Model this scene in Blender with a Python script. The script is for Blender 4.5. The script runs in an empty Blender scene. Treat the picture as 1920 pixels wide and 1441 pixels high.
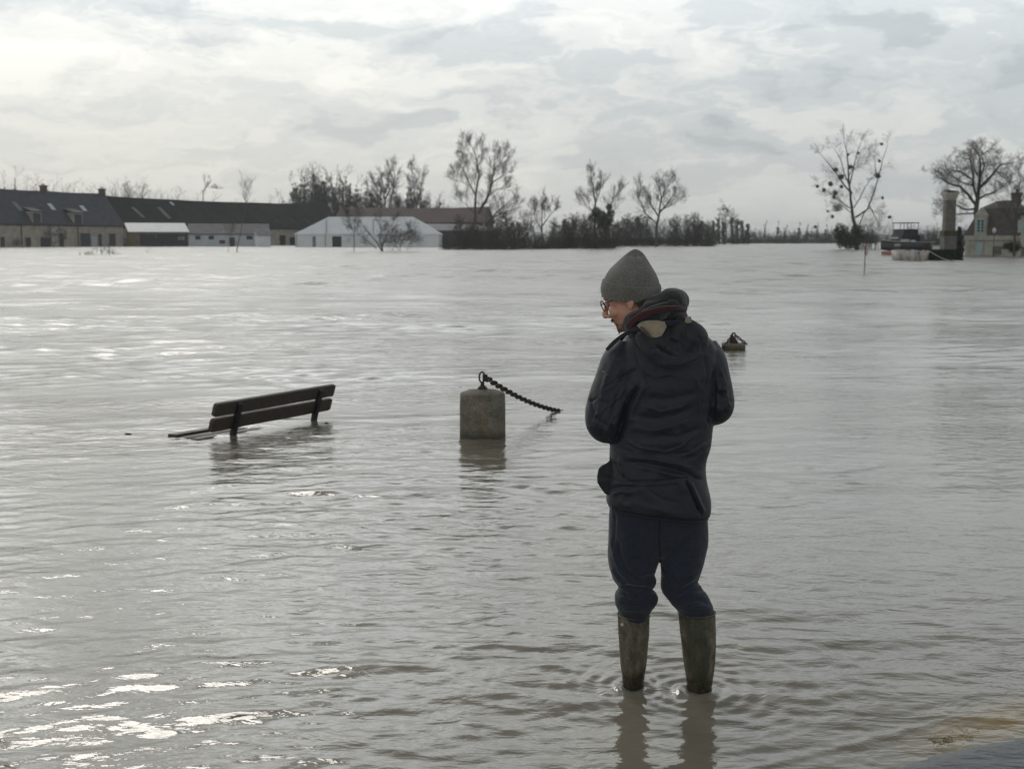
import bpy, math, random
import numpy as np
from mathutils import Vector, Matrix, noise as mnoise
R = math.radians
scene = bpy.context.scene
COL = scene.collection

# ---------------------------------------------------------------- camera
CAM_H = 1.66; F = 2400.0; HOR = 448.0
PITCH = math.atan((720.5 - HOR) / F)
cam_d = bpy.data.cameras.new("camera"); cam = bpy.data.objects.new("camera", cam_d); COL.objects.link(cam)
cam.location = (0, 0, CAM_H); cam.rotation_euler = (math.pi / 2 - PITCH, 0, 0)
cam_d.sensor_width = 36; cam_d.lens = 45; cam_d.clip_start = 0.05; cam_d.clip_end = 20000
cam_d.dof.use_dof = True; cam_d.dof.focus_distance = 4.62; cam_d.dof.aperture_fstop = 6.5
scene.camera = cam

# ---------------------------------------------------------------- light
SUN_AZ = R(-18); SUN_EL = R(35)
sd = bpy.data.lights.new("sun", 'SUN'); sd.energy = .50; sd.angle = R(15); sd.color = (1.0, .95, .88)
sun = bpy.data.objects.new("sun", sd); COL.objects.link(sun)
sv = Vector((math.sin(SUN_AZ) * math.cos(SUN_EL), math.cos(SUN_AZ) * math.cos(SUN_EL), math.sin(SUN_EL)))
sun.rotation_euler = sv.to_track_quat('Z', 'Y').to_euler(); sun.location = sv * 100
scene.view_settings.view_transform = 'Standard'; scene.view_settings.look = 'None'
scene.view_settings.exposure = 0.0; scene.view_settings.gamma = 1.0
scene.render.engine = 'CYCLES'
scene.cycles.max_bounces = 6; scene.cycles.sample_clamp_indirect = 4.0
scene.cycles.volume_bounces = 0

class NT:
    """tiny node expression helper"""
    def __init__(s, tree): s.t = tree; s.n = tree.nodes; s.l = tree.links
    def new(s, typ, **kw):
        n = s.n.new(typ)
        for k, v in kw.items(): setattr(n, k, v)
        return n
    def put(s, sock, v):
        if isinstance(v, bpy.types.NodeSocket): s.l.new(v, sock)
        else: sock.default_value = v
    def m(s, op, a, b=0.0, c=None, clamp=False):
        n = s.new('ShaderNodeMath', operation=op); n.use_clamp = clamp
        s.put(n.inputs[0], a); s.put(n.inputs[1], b)
        if c is not None: s.put(n.inputs[2], c)
        return n.outputs[0]
    def add(s, a, b): return s.m('ADD', a, b)
    def sub(s, a, b): return s.m('SUBTRACT', a, b)
    def mul(s, a, b): return s.m('MULTIPLY', a, b)
    def xyz(s, x, y, z):
        n = s.new('ShaderNodeCombineXYZ'); s.put(n.inputs[0], x); s.put(n.inputs[1], y); s.put(n.inputs[2], z); return n.outputs[0]
    def sep(s, v):
        n = s.new('ShaderNodeSeparateXYZ'); s.l.new(v, n.inputs[0]); return n.outputs
    def noise(s, vec, scale, detail=4, rough=.5, dist=0.0, out=0):
        n = s.new('ShaderNodeTexNoise')
        if vec is not None: s.l.new(vec, n.inputs['Vector'])
        n.inputs['Scale'].default_value = scale; n.inputs['Detail'].default_value = detail
        n.inputs['Roughness'].default_value = rough; n.inputs['Distortion'].default_value = dist
        return n.outputs[out]
    def ramp(s, f, stops, interp='LINEAR'):
        n = s.new('ShaderNodeValToRGB'); s.l.new(f, n.inputs[0]); cr = n.color_ramp; cr.interpolation = interp
        while len(cr.elements) < len(stops): cr.elements.new(0.5)
        for e, (p, c) in zip(cr.elements, stops):
            e.position = p; e.color = (c, c, c, 1) if isinstance(c, (int, float)) else (*c, 1)
        return n.outputs[0]
    def mix(s, f, a, b, mode='MIX'):
        n = s.new('ShaderNodeMix', data_type='RGBA', blend_type=mode)
        s.put(n.inputs[0], f)
        for i, v in ((6, a), (7, b)):
            if isinstance(v, bpy.types.NodeSocket): s.l.new(v, n.inputs[i])
            else: n.inputs[i].default_value = (*v, 1) if len(v) == 3 else v
        return n.outputs[2]
    def maprange(s, v, a, b, c=0.0, d=1.0):
        n = s.new('ShaderNodeMapRange'); s.put(n.inputs[0], v)
        for i, q in enumerate((a, b, c, d)): n.inputs[i + 1].default_value = q
        return n.outputs[0]

# ---------------------------------------------------------------- sky
world = bpy.data.worlds.new("World"); scene.world = world; world.use_nodes = True
w = NT(world.node_tree); w.n.clear()
tc = w.new('ShaderNodeTexCoord'); D = w.sep(tc.outputs['Generated'])
az = w.m('ARCTAN2', D[0], D[1]); el = D[2]
def pz(px): return (px - 960) / F
def pe(py): return (HOR - py) / F
wn = w.new('ShaderNodeTexNoise'); w.l.new(w.xyz(w.mul(az, 7.0), w.mul(el, 18.0), 3.1), wn.inputs['Vector'])
wn.inputs['Scale'].default_value = 1.6; wn.inputs['Detail'].default_value = 7; wn.inputs['Roughness'].default_value = .55
wc = w.sep(wn.outputs['Color'])
az2 = w.add(az, w.mul(w.sub(wc[0], .5), .26)); el2 = w.add(el, w.mul(w.sub(wc[1], .5), .095))
# big cloud masses, puffy detail and low streaks
n1 = w.noise(w.xyz(w.mul(az2, 5.0), w.mul(el2, 20.0), 7.0), 1.0, 6, .5)
n2 = w.noise(w.xyz(w.mul(az2, 15.0), w.mul(el2, 42.0), 1.7), 1.0, 8, .55)
n3 = w.noise(w.xyz(w.mul(az, 4.0), w.mul(el2, 95.0), 4.4), 1.0, 4, .5)
low = w.maprange(el, .10, .01, 0.0, 1.0)
br = w.add(w.mul(w.maprange(n1, .32, .68, -1, 1), .34), w.mul(w.maprange(n2, .36, .62, -1, 1), .34))
br = w.mul(br, w.sub(1.0, w.mul(low, .55)))
br = w.add(br, w.mul(w.mul(w.maprange(n3, .35, .65, -1, 1), .30), low))
br = w.add(br, w.maprange(az, -.40, .42, .30, -.26))
for (px, py, sx, sy, a) in [(210, 165, 230, 60, .45), (740, 150, 130, 38, .40), (380, 262, 420, 20, .40), (250, 330, 420, 50, .25),
                            (1000, 400, 420, 50, .22), (60, 25, 170, 32, -.55), (330, 50, 200, 36, -.42), (560, 120, 120, 26, .22), (120, 100, 200, 24, .12), (900, 70, 340, 32, -.32), (640, 252, 140, 24, -.50),
                            (1010, 190, 190, 30, -.35), (1420, 285, 300, 30, -.50), (1680, 190, 260, 55, -.38), (1220, 200, 90, 26, .35),
                            (1650, 345, 260, 26, -.25), (440, 35, 130, 20, -.3), (480, 100, 180, 26, .2), (1500, 400, 400, 26, .2), (1500, 60, 380, 60, -.12)]:
    ga = w.m('POWER', w.mul(w.sub(az2, pz(px)), F / sx), 2.0); ge = w.m('POWER', w.mul(w.sub(el2, pe(py)), F / sy), 2.0)
    br = w.add(br, w.mul(w.m('EXPONENT', w.mul(w.add(ga, ge), -1.0)), a))
br01 = w.maprange(br, -1.0, 1.0, 0.0, 1.0)
cl = w.ramp(br01, [(0.0, (.42, .46, .485)), (.35, (.535, .57, .585)), (.55, (.65, .672, .662)), (.75, (.745, .755, .728)), (1.0, (.84, .84, .80))], 'EASE')
nish = w.new('ShaderNodeTexSky', sky_type='NISHITA'); nish.sun_disc = False
nish.sun_elevation = SUN_EL; nish.sun_rotation = SUN_AZ; nish.air_density = 1.2; nish.dust_density = 2.0
clb = w.new('ShaderNodeVectorMath', operation='SCALE'); w.l.new(cl, clb.inputs[0]); clb.inputs['Scale'].default_value = 10.0
# cloud deck dims overhead; glows, mostly above the view, added to brighten the water
gaz = w.m('POWER', w.mul(w.sub(az, R(-26)), 1 / .55), 2.0); gel = w.m('POWER', w.mul(w.sub(el, .35), 1 / .16), 2.0)
glow = w.mul(w.m('EXPONENT', w.mul(w.add(gaz, gel), -1.0)), w.maprange(el, .19, .30, .0, 1.0))
nb = w.noise(w.xyz(w.mul(az, 3.4), w.mul(el, 8.0), 2.2), 1.3, 4, .5)
glow = w.mul(glow, w.maprange(nb, .38, .56, 1.0, 3.6))
glow2 = w.mul(w.m('EXPONENT', w.mul(w.m('POWER', w.mul(w.sub(el, .27), 1 / .12), 2.0), -1.0)), .92)
dim = w.add(w.add(w.maprange(el, .18, .55, 1.0, .46), glow), glow2)
clc = w.new('ShaderNodeVectorMath', operation='SCALE'); w.l.new(clb.outputs[0], clc.inputs[0]); w.l.new(dim, clc.inputs['Scale'])
skyc = w.mix(.94, nish.outputs[0], clc.outputs[0])
bg = w.new('ShaderNodeBackground'); w.l.new(skyc, bg.inputs[0]); bg.inputs[1].default_value = 0.1
wo = w.new('ShaderNodeOutputWorld'); w.l.new(bg.outputs[0], wo.inputs[0])

# ---------------------------------------------------------------- helpers
CP, SP = math.cos(PITCH), math.sin(PITCH)
def ray(px, py):
    u = (px - 960) / F; v = -(py - 720.5) / F
    return Vector((u, CP + v * SP, -SP + v * CP))
def P(px, py, Y):
    d = ray(px, py); t = Y / d.y
    return Vector((d.x * t, Y, CAM_H + d.z * t))
def G(px, py, z=0.0):
    d = ray(px, py); t = (z - CAM_H) / d.z
    return Vector((d.x * t, d.y * t, z))
def proj(co):
    x, y, z = co[:, 0], co[:, 1], co[:, 2] - CAM_H
    dep = y * CP - z * SP; up = y * SP + z * CP
    return 960 + F * x / dep, 720.5 - F * up / dep
def tag(o, label=None, cat=None, group=None, kind=None):
    if label: o['label'] = label
    if cat: o['category'] = cat
    if group: o['group'] = group
    if kind: o['kind'] = kind
    return o
def empty(name, loc, label=None, cat=None, group=None):
    o = bpy.data.objects.new(name, None); COL.objects.link(o); o.location = loc; o.empty_display_size = .2
    return tag(o, label, cat, group)
def mkobj(name, me, mat, parent=None, smooth=False):
    if mat is not None and not me.materials: me.materials.append(mat)
    o = bpy.data.objects.new(name, me); COL.objects.link(o)
    if smooth: me.polygons.foreach_set('use_smooth', np.ones(len(me.polygons), dtype=bool))
    if parent is not None:
        o.parent = parent
        loc = Vector((0, 0, 0)); q = parent
        while q is not None: loc += q.location; q = q.parent
        me.transform(Matrix.Translation(-loc))
    return o
class MB:
    def __init__(s): s.v = []; s.f = []; s.mi = []
    def add(s, vs, fs):
        b = len(s.v); s.v += [tuple(p) for p in vs]; s.f += [tuple(b + i for i in f) for f in fs]; return s
    def box(s, c, sz, rot=None, taper=1.0):
        c = Vector(c); vs = []
        for k in (-1, 1):
            for j in (-1, 1):
                for i in (-1, 1):
                    t = taper if k > 0 else 1
                    p = Vector((i * sz[0] / 2 * t, j * sz[1] / 2 * t, k * sz[2] / 2))
                    vs.append(c + (rot @ p if rot is not None else p))
        return s.add(vs, [(0, 2, 3, 1), (4, 5, 7, 6), (0, 1, 5, 4), (2, 6, 7, 3), (0, 4, 6, 2), (1, 3, 7, 5)])
    def poly(s, vs): return s.add(vs, [tuple(range(len(vs)))])
    def loft(s, rings, cap=True):
        n = len(rings[0]); b = len(s.v)
        for r in rings: s.v += [tuple(p) for p in r]
        for k in range(len(rings) - 1):
            for i in range(n):
                j = (i + 1) % n
                s.f.append((b + k * n + i, b + k * n + j, b + (k + 1) * n + j, b + (k + 1) * n + i))
        if cap:
            s.f.append(tuple(b + i for i in reversed(range(n)))); s.f.append(tuple(b + (len(rings) - 1) * n + i for i in range(n)))
        return s
    def tube(s, pts, rad, n=8, closed=False, cap=True, sq=1.0):
        pts = [Vector(p) for p in pts]; m = len(pts)
        if isinstance(rad, (int, float)): rad = [rad] * m
        rings = []; up = None
        for i, p in enumerate(pts):
            if closed: t = (pts[(i + 1) % m] - pts[i - 1])
            else: t = pts[min(i + 1, m - 1)] - pts[max(i - 1, 0)]
            t.normalize()
            if up is None: up = Vector((0, 0, 1)) if abs(t.z) < .9 else Vector((1, 0, 0))
            a = t.cross(up); a.normalize(); b = a.cross(t); b.normalize(); up = b
            rings.append([p + (a * math.cos(2 * math.pi * k / n) + b * math.sin(2 * math.pi * k / n) * sq) * rad[i] for k in range(n)])
        if closed: rings.append(rings[0]); return s.loft(rings, False)
        return s.loft(rings, cap)
    def ell(s, c, r, rot=None, nu=16, nv=10):
        c = Vector(c); rings = []
        for k in range(1, nv):
            a = math.pi * k / nv - math.pi / 2; ring = []
            for i in range(nu):
                t = 2 * math.pi * i / nu
                p = Vector((math.cos(a) * math.cos(t) * r[0], math.cos(a) * math.sin(t) * r[1], math.sin(a) * r[2]))
                ring.append(c + (rot @ p if rot is not None else p))
            rings.append(ring)
        return s.loft(rings, True)
    def lathe(s, c, prof, n=24):
        c = Vector(c)
        return s.loft([[c + Vector((r * math.cos(2 * math.pi * i / n), r * math.sin(2 * math.pi * i / n), z)) for i in range(n)] for r, z in prof], True)
    def mesh(s, name='m'):
        me = bpy.data.meshes.new(name); me.from_pydata(s.v, [], s.f); me.update(); return me
    def build(s, name, mat, parent=None, smooth=False, bevel=0):
        o = mkobj(name, s.mesh(name), mat, parent, smooth)
        if bevel:
            b = o.modifiers.new('b', 'BEVEL'); b.width = bevel; b.segments = 2; b.limit_method = 'ANGLE'
        return o
def seg_mesh(name, segs, n=3):
    """segs: list of (p0,p1,r0,r1); thick ones get more sides"""
    A = np.array([(*a, *b, r0, r1) for a, b, r0, r1 in segs], dtype=np.float64)
    p0, p1, r0, r1 = A[:, 0:3], A[:, 3:6], A[:, 6], A[:, 7]
    t = p1 - p0; L = np.linalg.norm(t, axis=1, keepdims=True); t = t / np.maximum(L, 1e-9)
    ref = np.where(np.abs(t[:, 2:3]) < .9, np.array([[0, 0, 1.]]), np.array([[1., 0, 0]]))
    a = np.cross(t, ref); a /= np.linalg.norm(a, axis=1, keepdims=True); b = np.cross(t, a)
    N = len(A); vs = np.zeros((N, 2, n, 3))
    for k in range(n):
        c, s_ = math.cos(2 * math.pi * k / n), math.sin(2 * math.pi * k / n)
        off = a * c + b * s_
        vs[:, 0, k] = p0 + off * r0[:, None]; vs[:, 1, k] = p1 + off * r1[:, None]
    base = (np.arange(N) * 2 * n)[:, None, None]
    k = np.arange(n); q = np.stack([k, (k + 1) % n, n + (k + 1) % n, n + k], axis=1)[None]
    faces = (base + q).reshape(-1, 4)
    return quad_mesh(name, vs.reshape(-1, 3), faces)
def quad_mesh(name, v, f):
    me = bpy.data.meshes.new(name)
    me.vertices.add(len(v)); me.vertices.foreach_set('co', np.asarray(v, dtype=np.float32).ravel())
    me.loops.add(f.size); me.loops.foreach_set('vertex_index', f.astype(np.int32).ravel())
    me.polygons.add(len(f)); me.polygons.foreach_set('loop_start', np.arange(len(f), dtype=np.int32) * f.shape[1])
    me.update(calc_edges=True); me.validate(); return me
def get_co(me):
    c = np.empty(len(me.vertices) * 3, dtype=np.float32); me.vertices.foreach_get('co', c); return c.reshape(-1, 3).astype(np.float64)
def get_no(me):
    c = np.empty(len(me.vertices) * 3, dtype=np.float32); me.vertex_normals.foreach_get('vector', c); return c.reshape(-1, 3).astype(np.float64)
def set_co(me, c): me.vertices.foreach_set('co', c.astype(np.float32).ravel()); me.update()
def remesh(mb, vox, smooth=4, factor=.5):
    o = bpy.data.objects.new('tmp', mb.mesh('tmp')); COL.objects.link(o)
    r = o.modifiers.new('r', 'REMESH'); r.mode = 'VOXEL'; r.voxel_size = vox; r.use_smooth_shade = True
    if smooth: s_ = o.modifiers.new('s', 'SMOOTH'); s_.iterations = smooth; s_.factor = factor
    dg = bpy.context.evaluated_depsgraph_get(); me = bpy.data.meshes.new_from_object(o.evaluated_get(dg))
    bpy.data.objects.remove(o); return me
rng = np.random.RandomState(5)
def sines(co, scale, seed, n=14):
    """cheap smooth pseudo noise, about -1..1"""
    rs = np.random.RandomState(seed); out = np.zeros(len(co))
    for i in range(n):
        k = rs.normal(size=co.shape[1]); k = k / np.linalg.norm(k) * scale * rs.uniform(.6, 1.7)
        out += np.sin(co @ k + rs.uniform(0, 6.28))
    return out / math.sqrt(n)

# ---------------------------------------------------------------- materials
def mat(name, col, rough=.7, var=.25, scale=8.0, bump=0.0, bscale=40.0, metal=0.0, spec=.5, col2=None, detail=5, stretch=None):
    m = bpy.data.materials.new(name); m.use_nodes = True; t = NT(m.node_tree); b = m.node_tree.nodes['Principled BSDF']
    tcn = t.new('ShaderNodeTexCoord'); vec = tcn.outputs['Object']
    if stretch:
        mp = t.new('ShaderNodeMapping'); t.l.new(vec, mp.inputs[0]); mp.inputs['Scale'].default_value = stretch; vec = mp.outputs[0]
    n = t.noise(vec, scale, detail, .6)
    c2 = col2 if col2 else tuple(c * (1 - var) for c in col)
    c1 = col if col2 else tuple(min(1, c * (1 + var)) for c in col)
    r = t.ramp(n, [(.32, c2), (.68, c1)])
    t.l.new(r, b.inputs['Base Color'])
    b.inputs['Roughness'].default_value = rough; b.inputs['Metallic'].default_value = metal; b.inputs['Specular IOR Level'].default_value = spec
    if bump:
        bn = t.new('ShaderNodeBump'); bn.inputs['Strength'].default_value = 1.0; bn.inputs['Distance'].default_value = bump
        t.l.new(t.noise(vec, bscale, 6, .6), bn.inputs['Height']); t.l.new(bn.outputs[0], b.inputs['Normal'])
    return m
# ---------------------------------------------------------------- water
def water_material():
    m = bpy.data.materials.new('muddy_water'); m.use_nodes = True; t = NT(m.node_tree); b = m.node_tree.nodes['Principled BSDF']
    tcn = t.new('ShaderNodeTexCoord'); vec = tcn.outputs['Object']
    n = t.noise(vec, .35, 5, .6)
    c = t.ramp(n, [(.3, (.155, .137, .104)), (.7, (.200, .178, .140))])
    # the drowned yellow verge shows through where the water is only a hand deep
    s_ = t.sep(vec); v0, v1 = G(1740, 1400), G(1990, 1318); L = (v1 - v0).length; dx, dy = (v1 - v0).x / L, (v1 - v0).y / L
    dist = t.add(t.mul(t.sub(s_[0], v0.x), dy), t.mul(t.sub(s_[1], v0.y), -dx)); along = t.add(t.mul(t.sub(s_[0], v0.x), dx), t.mul(t.sub(s_[1], v0.y), dy))
    dn = t.mul(t.sub(t.noise(vec, 5.0, 6, .65), .5), .16)
    msk = t.m('EXPONENT', t.mul(t.m('POWER', t.mul(t.add(dist, dn), 1 / .095), 2.0), -1.0)); msk = t.mul(msk, t.maprange(along, -.12, .12, 0, 1))
    msk = t.mul(msk, t.maprange(t.noise(vec, 34, 5, .7), .35, .55, .35, 1.0))
    c = t.mix(msk, c, (.23, .155, .045))
    t.l.new(c, b.inputs['Base Color'])
    t.l.new(t.m('POWER', t.maprange(s_[1], 5, 50, .04, .27), 1.0), b.inputs['Roughness']); b.inputs['IOR'].default_value = 1.40
    mp = t.new('ShaderNodeMapping'); t.l.new(vec, mp.inputs[0]); mp.inputs['Scale'].default_value = (.55, 1.0, 1.0); mp.inputs['Rotation'].default_value = (0, 0, R(24))
    farw = t.mul(t.mul(t.noise(mp.outputs[0], 1.1, 4, .6, .8), .85), t.maprange(t.sep(vec)[1], 12, 60, 0.0, 1.0))
    h = t.add(farw, t.add(t.mul(t.noise(mp.outputs[0], 9.0, 3, .55, .6), .030), t.mul(t.noise(mp.outputs[0], 30.0, 3, .55, .3), .0060)))
    mq = t.new('ShaderNodeMapping'); t.l.new(vec, mq.inputs[0]); mq.inputs['Scale'].default_value = (.30, 1.0, 1.0); mq.inputs['Rotation'].default_value = (0, 0, R(10))
    ruf = t.maprange(t.noise(mq.outputs[0], .30, 5, .6, .5), .46, .60, 0.0, 1.0); yy = t.sep(vec)[1]
    pat = t.add(t.ramp(t.noise(vec, .22, 3, .5), [(.35, .35), (.65, 1.0)]), t.mul(t.mul(ruf, 2.0), t.maprange(yy, 7, 12, .15, 1.0)))
    bn = t.new('ShaderNodeBump'); bn.inputs['Distance'].default_value = 1.0
    t.l.new(t.mul(t.mul(pat, WBUMP), t.maprange(t.sep(vec)[1], 10, 50, 1.0, .45)), bn.inputs['Strength']); t.l.new(h, bn.inputs['Height']); t.l.new(bn.outputs[0], b.inputs['Normal'])
    return m
WBUMP = .30
M_water = water_material()

FEET = [G(1187, 1287), G(1307, 1295)]
def wave_height(X, Y, cell):
    rs = np.random.RandomState(11)
    co = np.stack([X, Y], axis=1)
    # domain warp
    wx = X + .35 * sines(co, .55, 1) + .9 * sines(co, .12, 2); wy = Y + .35 * sines(co, .55, 3) + .9 * sines(co, .12, 4)
    h = np.zeros(len(X))
    patch = np.clip(.62 + .33 * sines(co, .45, 5, 10) + .22 * sines(co, 1.3, 6, 10), .12, 1.6)
    # turbulent streaks in the river
    turb = np.zeros(len(X))
    for (px, py, sx, sy, a) in [(350, 610, 9, 2.6, 1.0), (60, 660, 5, 1.8, 1.0), (230, 715, 4.5, 1.3, .55), (90, 780, 2.4, 1.1, .8), (900, 590, 6, 2.4, .5), (1500, 600, 9, 3, .3), (1650, 555, 8, 4, .5), (100, 530, 8, 6, .8)]:
        g = G(px, py); turb += a * np.exp(-((X - g.x) / sx) ** 2 - ((Y - g.y) / sy) ** 2)
    turb = turb * (1 + .6 * sines(co, 1.1, 8))
    turb = np.clip(turb, 0, 1.6)
    NW = 170
    for i in range(NW):
        u = (i + .5) / NW
        lam = .055 * (110 ** (u ** 1.15))                    # 5 cm .. 6 m
        ang = math.pi / 2 + .34 + rs.normal() * (.40 if lam < 1.2 else .55)
        k = 2 * math.pi / lam
        slope = .0215 * (1.5 if lam < .25 else .85 if lam < .7 else .21)
        if .7 < lam: slope = slope * (1 + 4.0 * np.clip((Y - 14) / 40, 0, 1))
        a = slope / k * rs.uniform(.6, 1.4)
        fade = np.clip((lam / cell - 2.5) / 3.0, 0, 1)
        ph = (wx * math.cos(ang) + wy * math.sin(ang)) * k + rs.uniform(0, 6.28)
        mod = (patch if lam < 1.5 else .8) + turb * (.5 if lam > 1 else 1.0)
        h += a * 1.5 * fade * mod * (np.exp(1.1 * (np.sin(ph) - 1)) - .42)
    # isotropic chop where the current boils
    for i in range(50):
        lam = .14 * (9 ** (i / 50)); ang = rs.uniform(0, 6.28); k = 2 * math.pi / lam
        fade = np.clip((lam / cell - 2.5) / 3.0, 0, 1)
        ang = math.pi / 2 + .25 + rs.normal() * .7
        h += (.020 if lam < .6 else .010) / k * fade * turb * 1.5 * np.sin((wx * math.cos(ang) + wy * math.sin(ang)) * k + rs.uniform(0, 6.28))
    # standing humps of the current
    for (px, py, sx, sy, a) in [(50, 521, .9, .5, .20), (160, 535, 2.2, .8, .16), (740, 583, .6, .3, .05), (290, 615, .5, .25, .06), (290, 643, .5, .25, .07), (1560, 590, .6, .3, .05), (1500, 640, .5, .3, .02)]:
        g = G(px, py); h += .45 * a * np.exp(-((X - g.x) / sx) ** 2 - ((Y - g.y) / sy) ** 2) * (1 + .5 * sines(co, 4, 44, 6))
    # rings round boots, bollard and bench posts
    for (g, a, lam, dec) in [(FEET[0], .0026, .056, .15), (FEET[1], .0038, .066, .26), (G(905, 826), .0012, .10, .35), (G(432, 818), .0012, .08, .25), (G(584, 788), .0012, .08, .2)]:
        r = np.hypot(X - g.x, (Y - g.y)) + .022 * sines(co, 7, 12, 6)
        h += a * np.exp(-r / dec) * np.sin(2 * math.pi * r / lam) * np.clip(r / .05, 0, 1) * (.7 + .5 * sines(co, 3, 9, 6))
        h += (.007 if a > .003 else .005) * np.exp(-((r - .07) / .02) ** 2) * (a > .002)
    # swash line that follows the drowned verge
    e0, e1 = G(1500, 1425), G(1920, 1318); dx, dy = (e1 - e0).x, (e1 - e0).y; L = math.hypot(dx, dy)
    dist = ((X - e0.x) * dy - (Y - e0.y) * dx) / L + .03 * sines(co, 2.2, 21, 6)
    brk = np.clip(.55 + .6 * sines(co, 3.0, 33, 8), 0, 1.3)
    for d0, a in ((-.03, .0042), (-.17, .0022)): h += a * brk * np.exp(-((dist - d0) / .020) ** 2)
    return h
def build_water():
    Ys = [1.2]; 
    while Ys[-1] < 900: Ys.append(Ys[-1] + max(.009, min(.0042 * Ys[-1], .0042 * 400)) * (1 if Ys[-1] < 300 else 2.5))
    Ys = np.array(Ys); nx = 760
    u = np.linspace(-1, 1, nx) 
    W = .62 * Ys + .8
    X = u[None, :] * W[:, None]; Y = np.repeat(Ys[:, None], nx, 1)
    cell = np.repeat(np.gradient(Ys)[:, None], nx, 1); cell = np.maximum(cell, (W * 2 / nx)[:, None] * .8)
    Xf, Yf, cf = X.ravel(), Y.ravel(), cell.ravel()
    Z = wave_height(Xf, Yf, cf)
    v = np.stack([Xf, Yf, Z], axis=1)
    Zg = Z.reshape(X.shape); sy = np.diff(Zg, axis=0) / np.diff(Y, axis=0)
    for yy in (3, 5, 10, 30, 100, 300): k = np.searchsorted(Ys, yy); print('slope rms', yy, round(float(sy[k - 5:k + 5, 200:560].std()), 4))
    i = np.arange(len(Ys) - 1)[:, None] * nx + np.arange(nx - 1)[None, :]; i = i.ravel()
    f = np.stack([i, i + 1, i + nx + 1, i + nx], axis=1)
    # outer skirt: the flood goes on to the sides, behind and to the horizon
    b = len(v); far = 9000.0
    first = v[:nx]; last = v[-nx:]
    lside = v[::nx]; rside = v[nx - 1::nx]
    def skirt(edge, target, flip):
        nonlocal v, f
        b = len(v); n = len(edge); v = np.vstack([v, edge, target]); j = np.arange(n - 1)
        q = np.stack([b + j, b + j + 1, b + n + j + 1, b + n + j], axis=1)
        if flip: q = q[:, ::-1]
        f = np.vstack([f, q])
    t = last.copy(); t[:, 1] = far; t[:, 0] *= far / 900; t[:, 2] = 0; skirt(last, t, False)
    t = first.copy(); t[:, 1] = -400; t[:, 2] = 0; skirt(first, t, True)
    t = lside.copy(); t[:, 0] = -6200; t[:, 2] = 0; skirt(lside, t, False)
    t = rside.copy(); t[:, 0] = 6200; t[:, 2] = 0; skirt(rside, t, True)
    me = quad_mesh('flood_water', v, f)
    o = mkobj('flood_water', me, M_water, None, True); tag(o, kind='structure'); return o
build_water()
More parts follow.
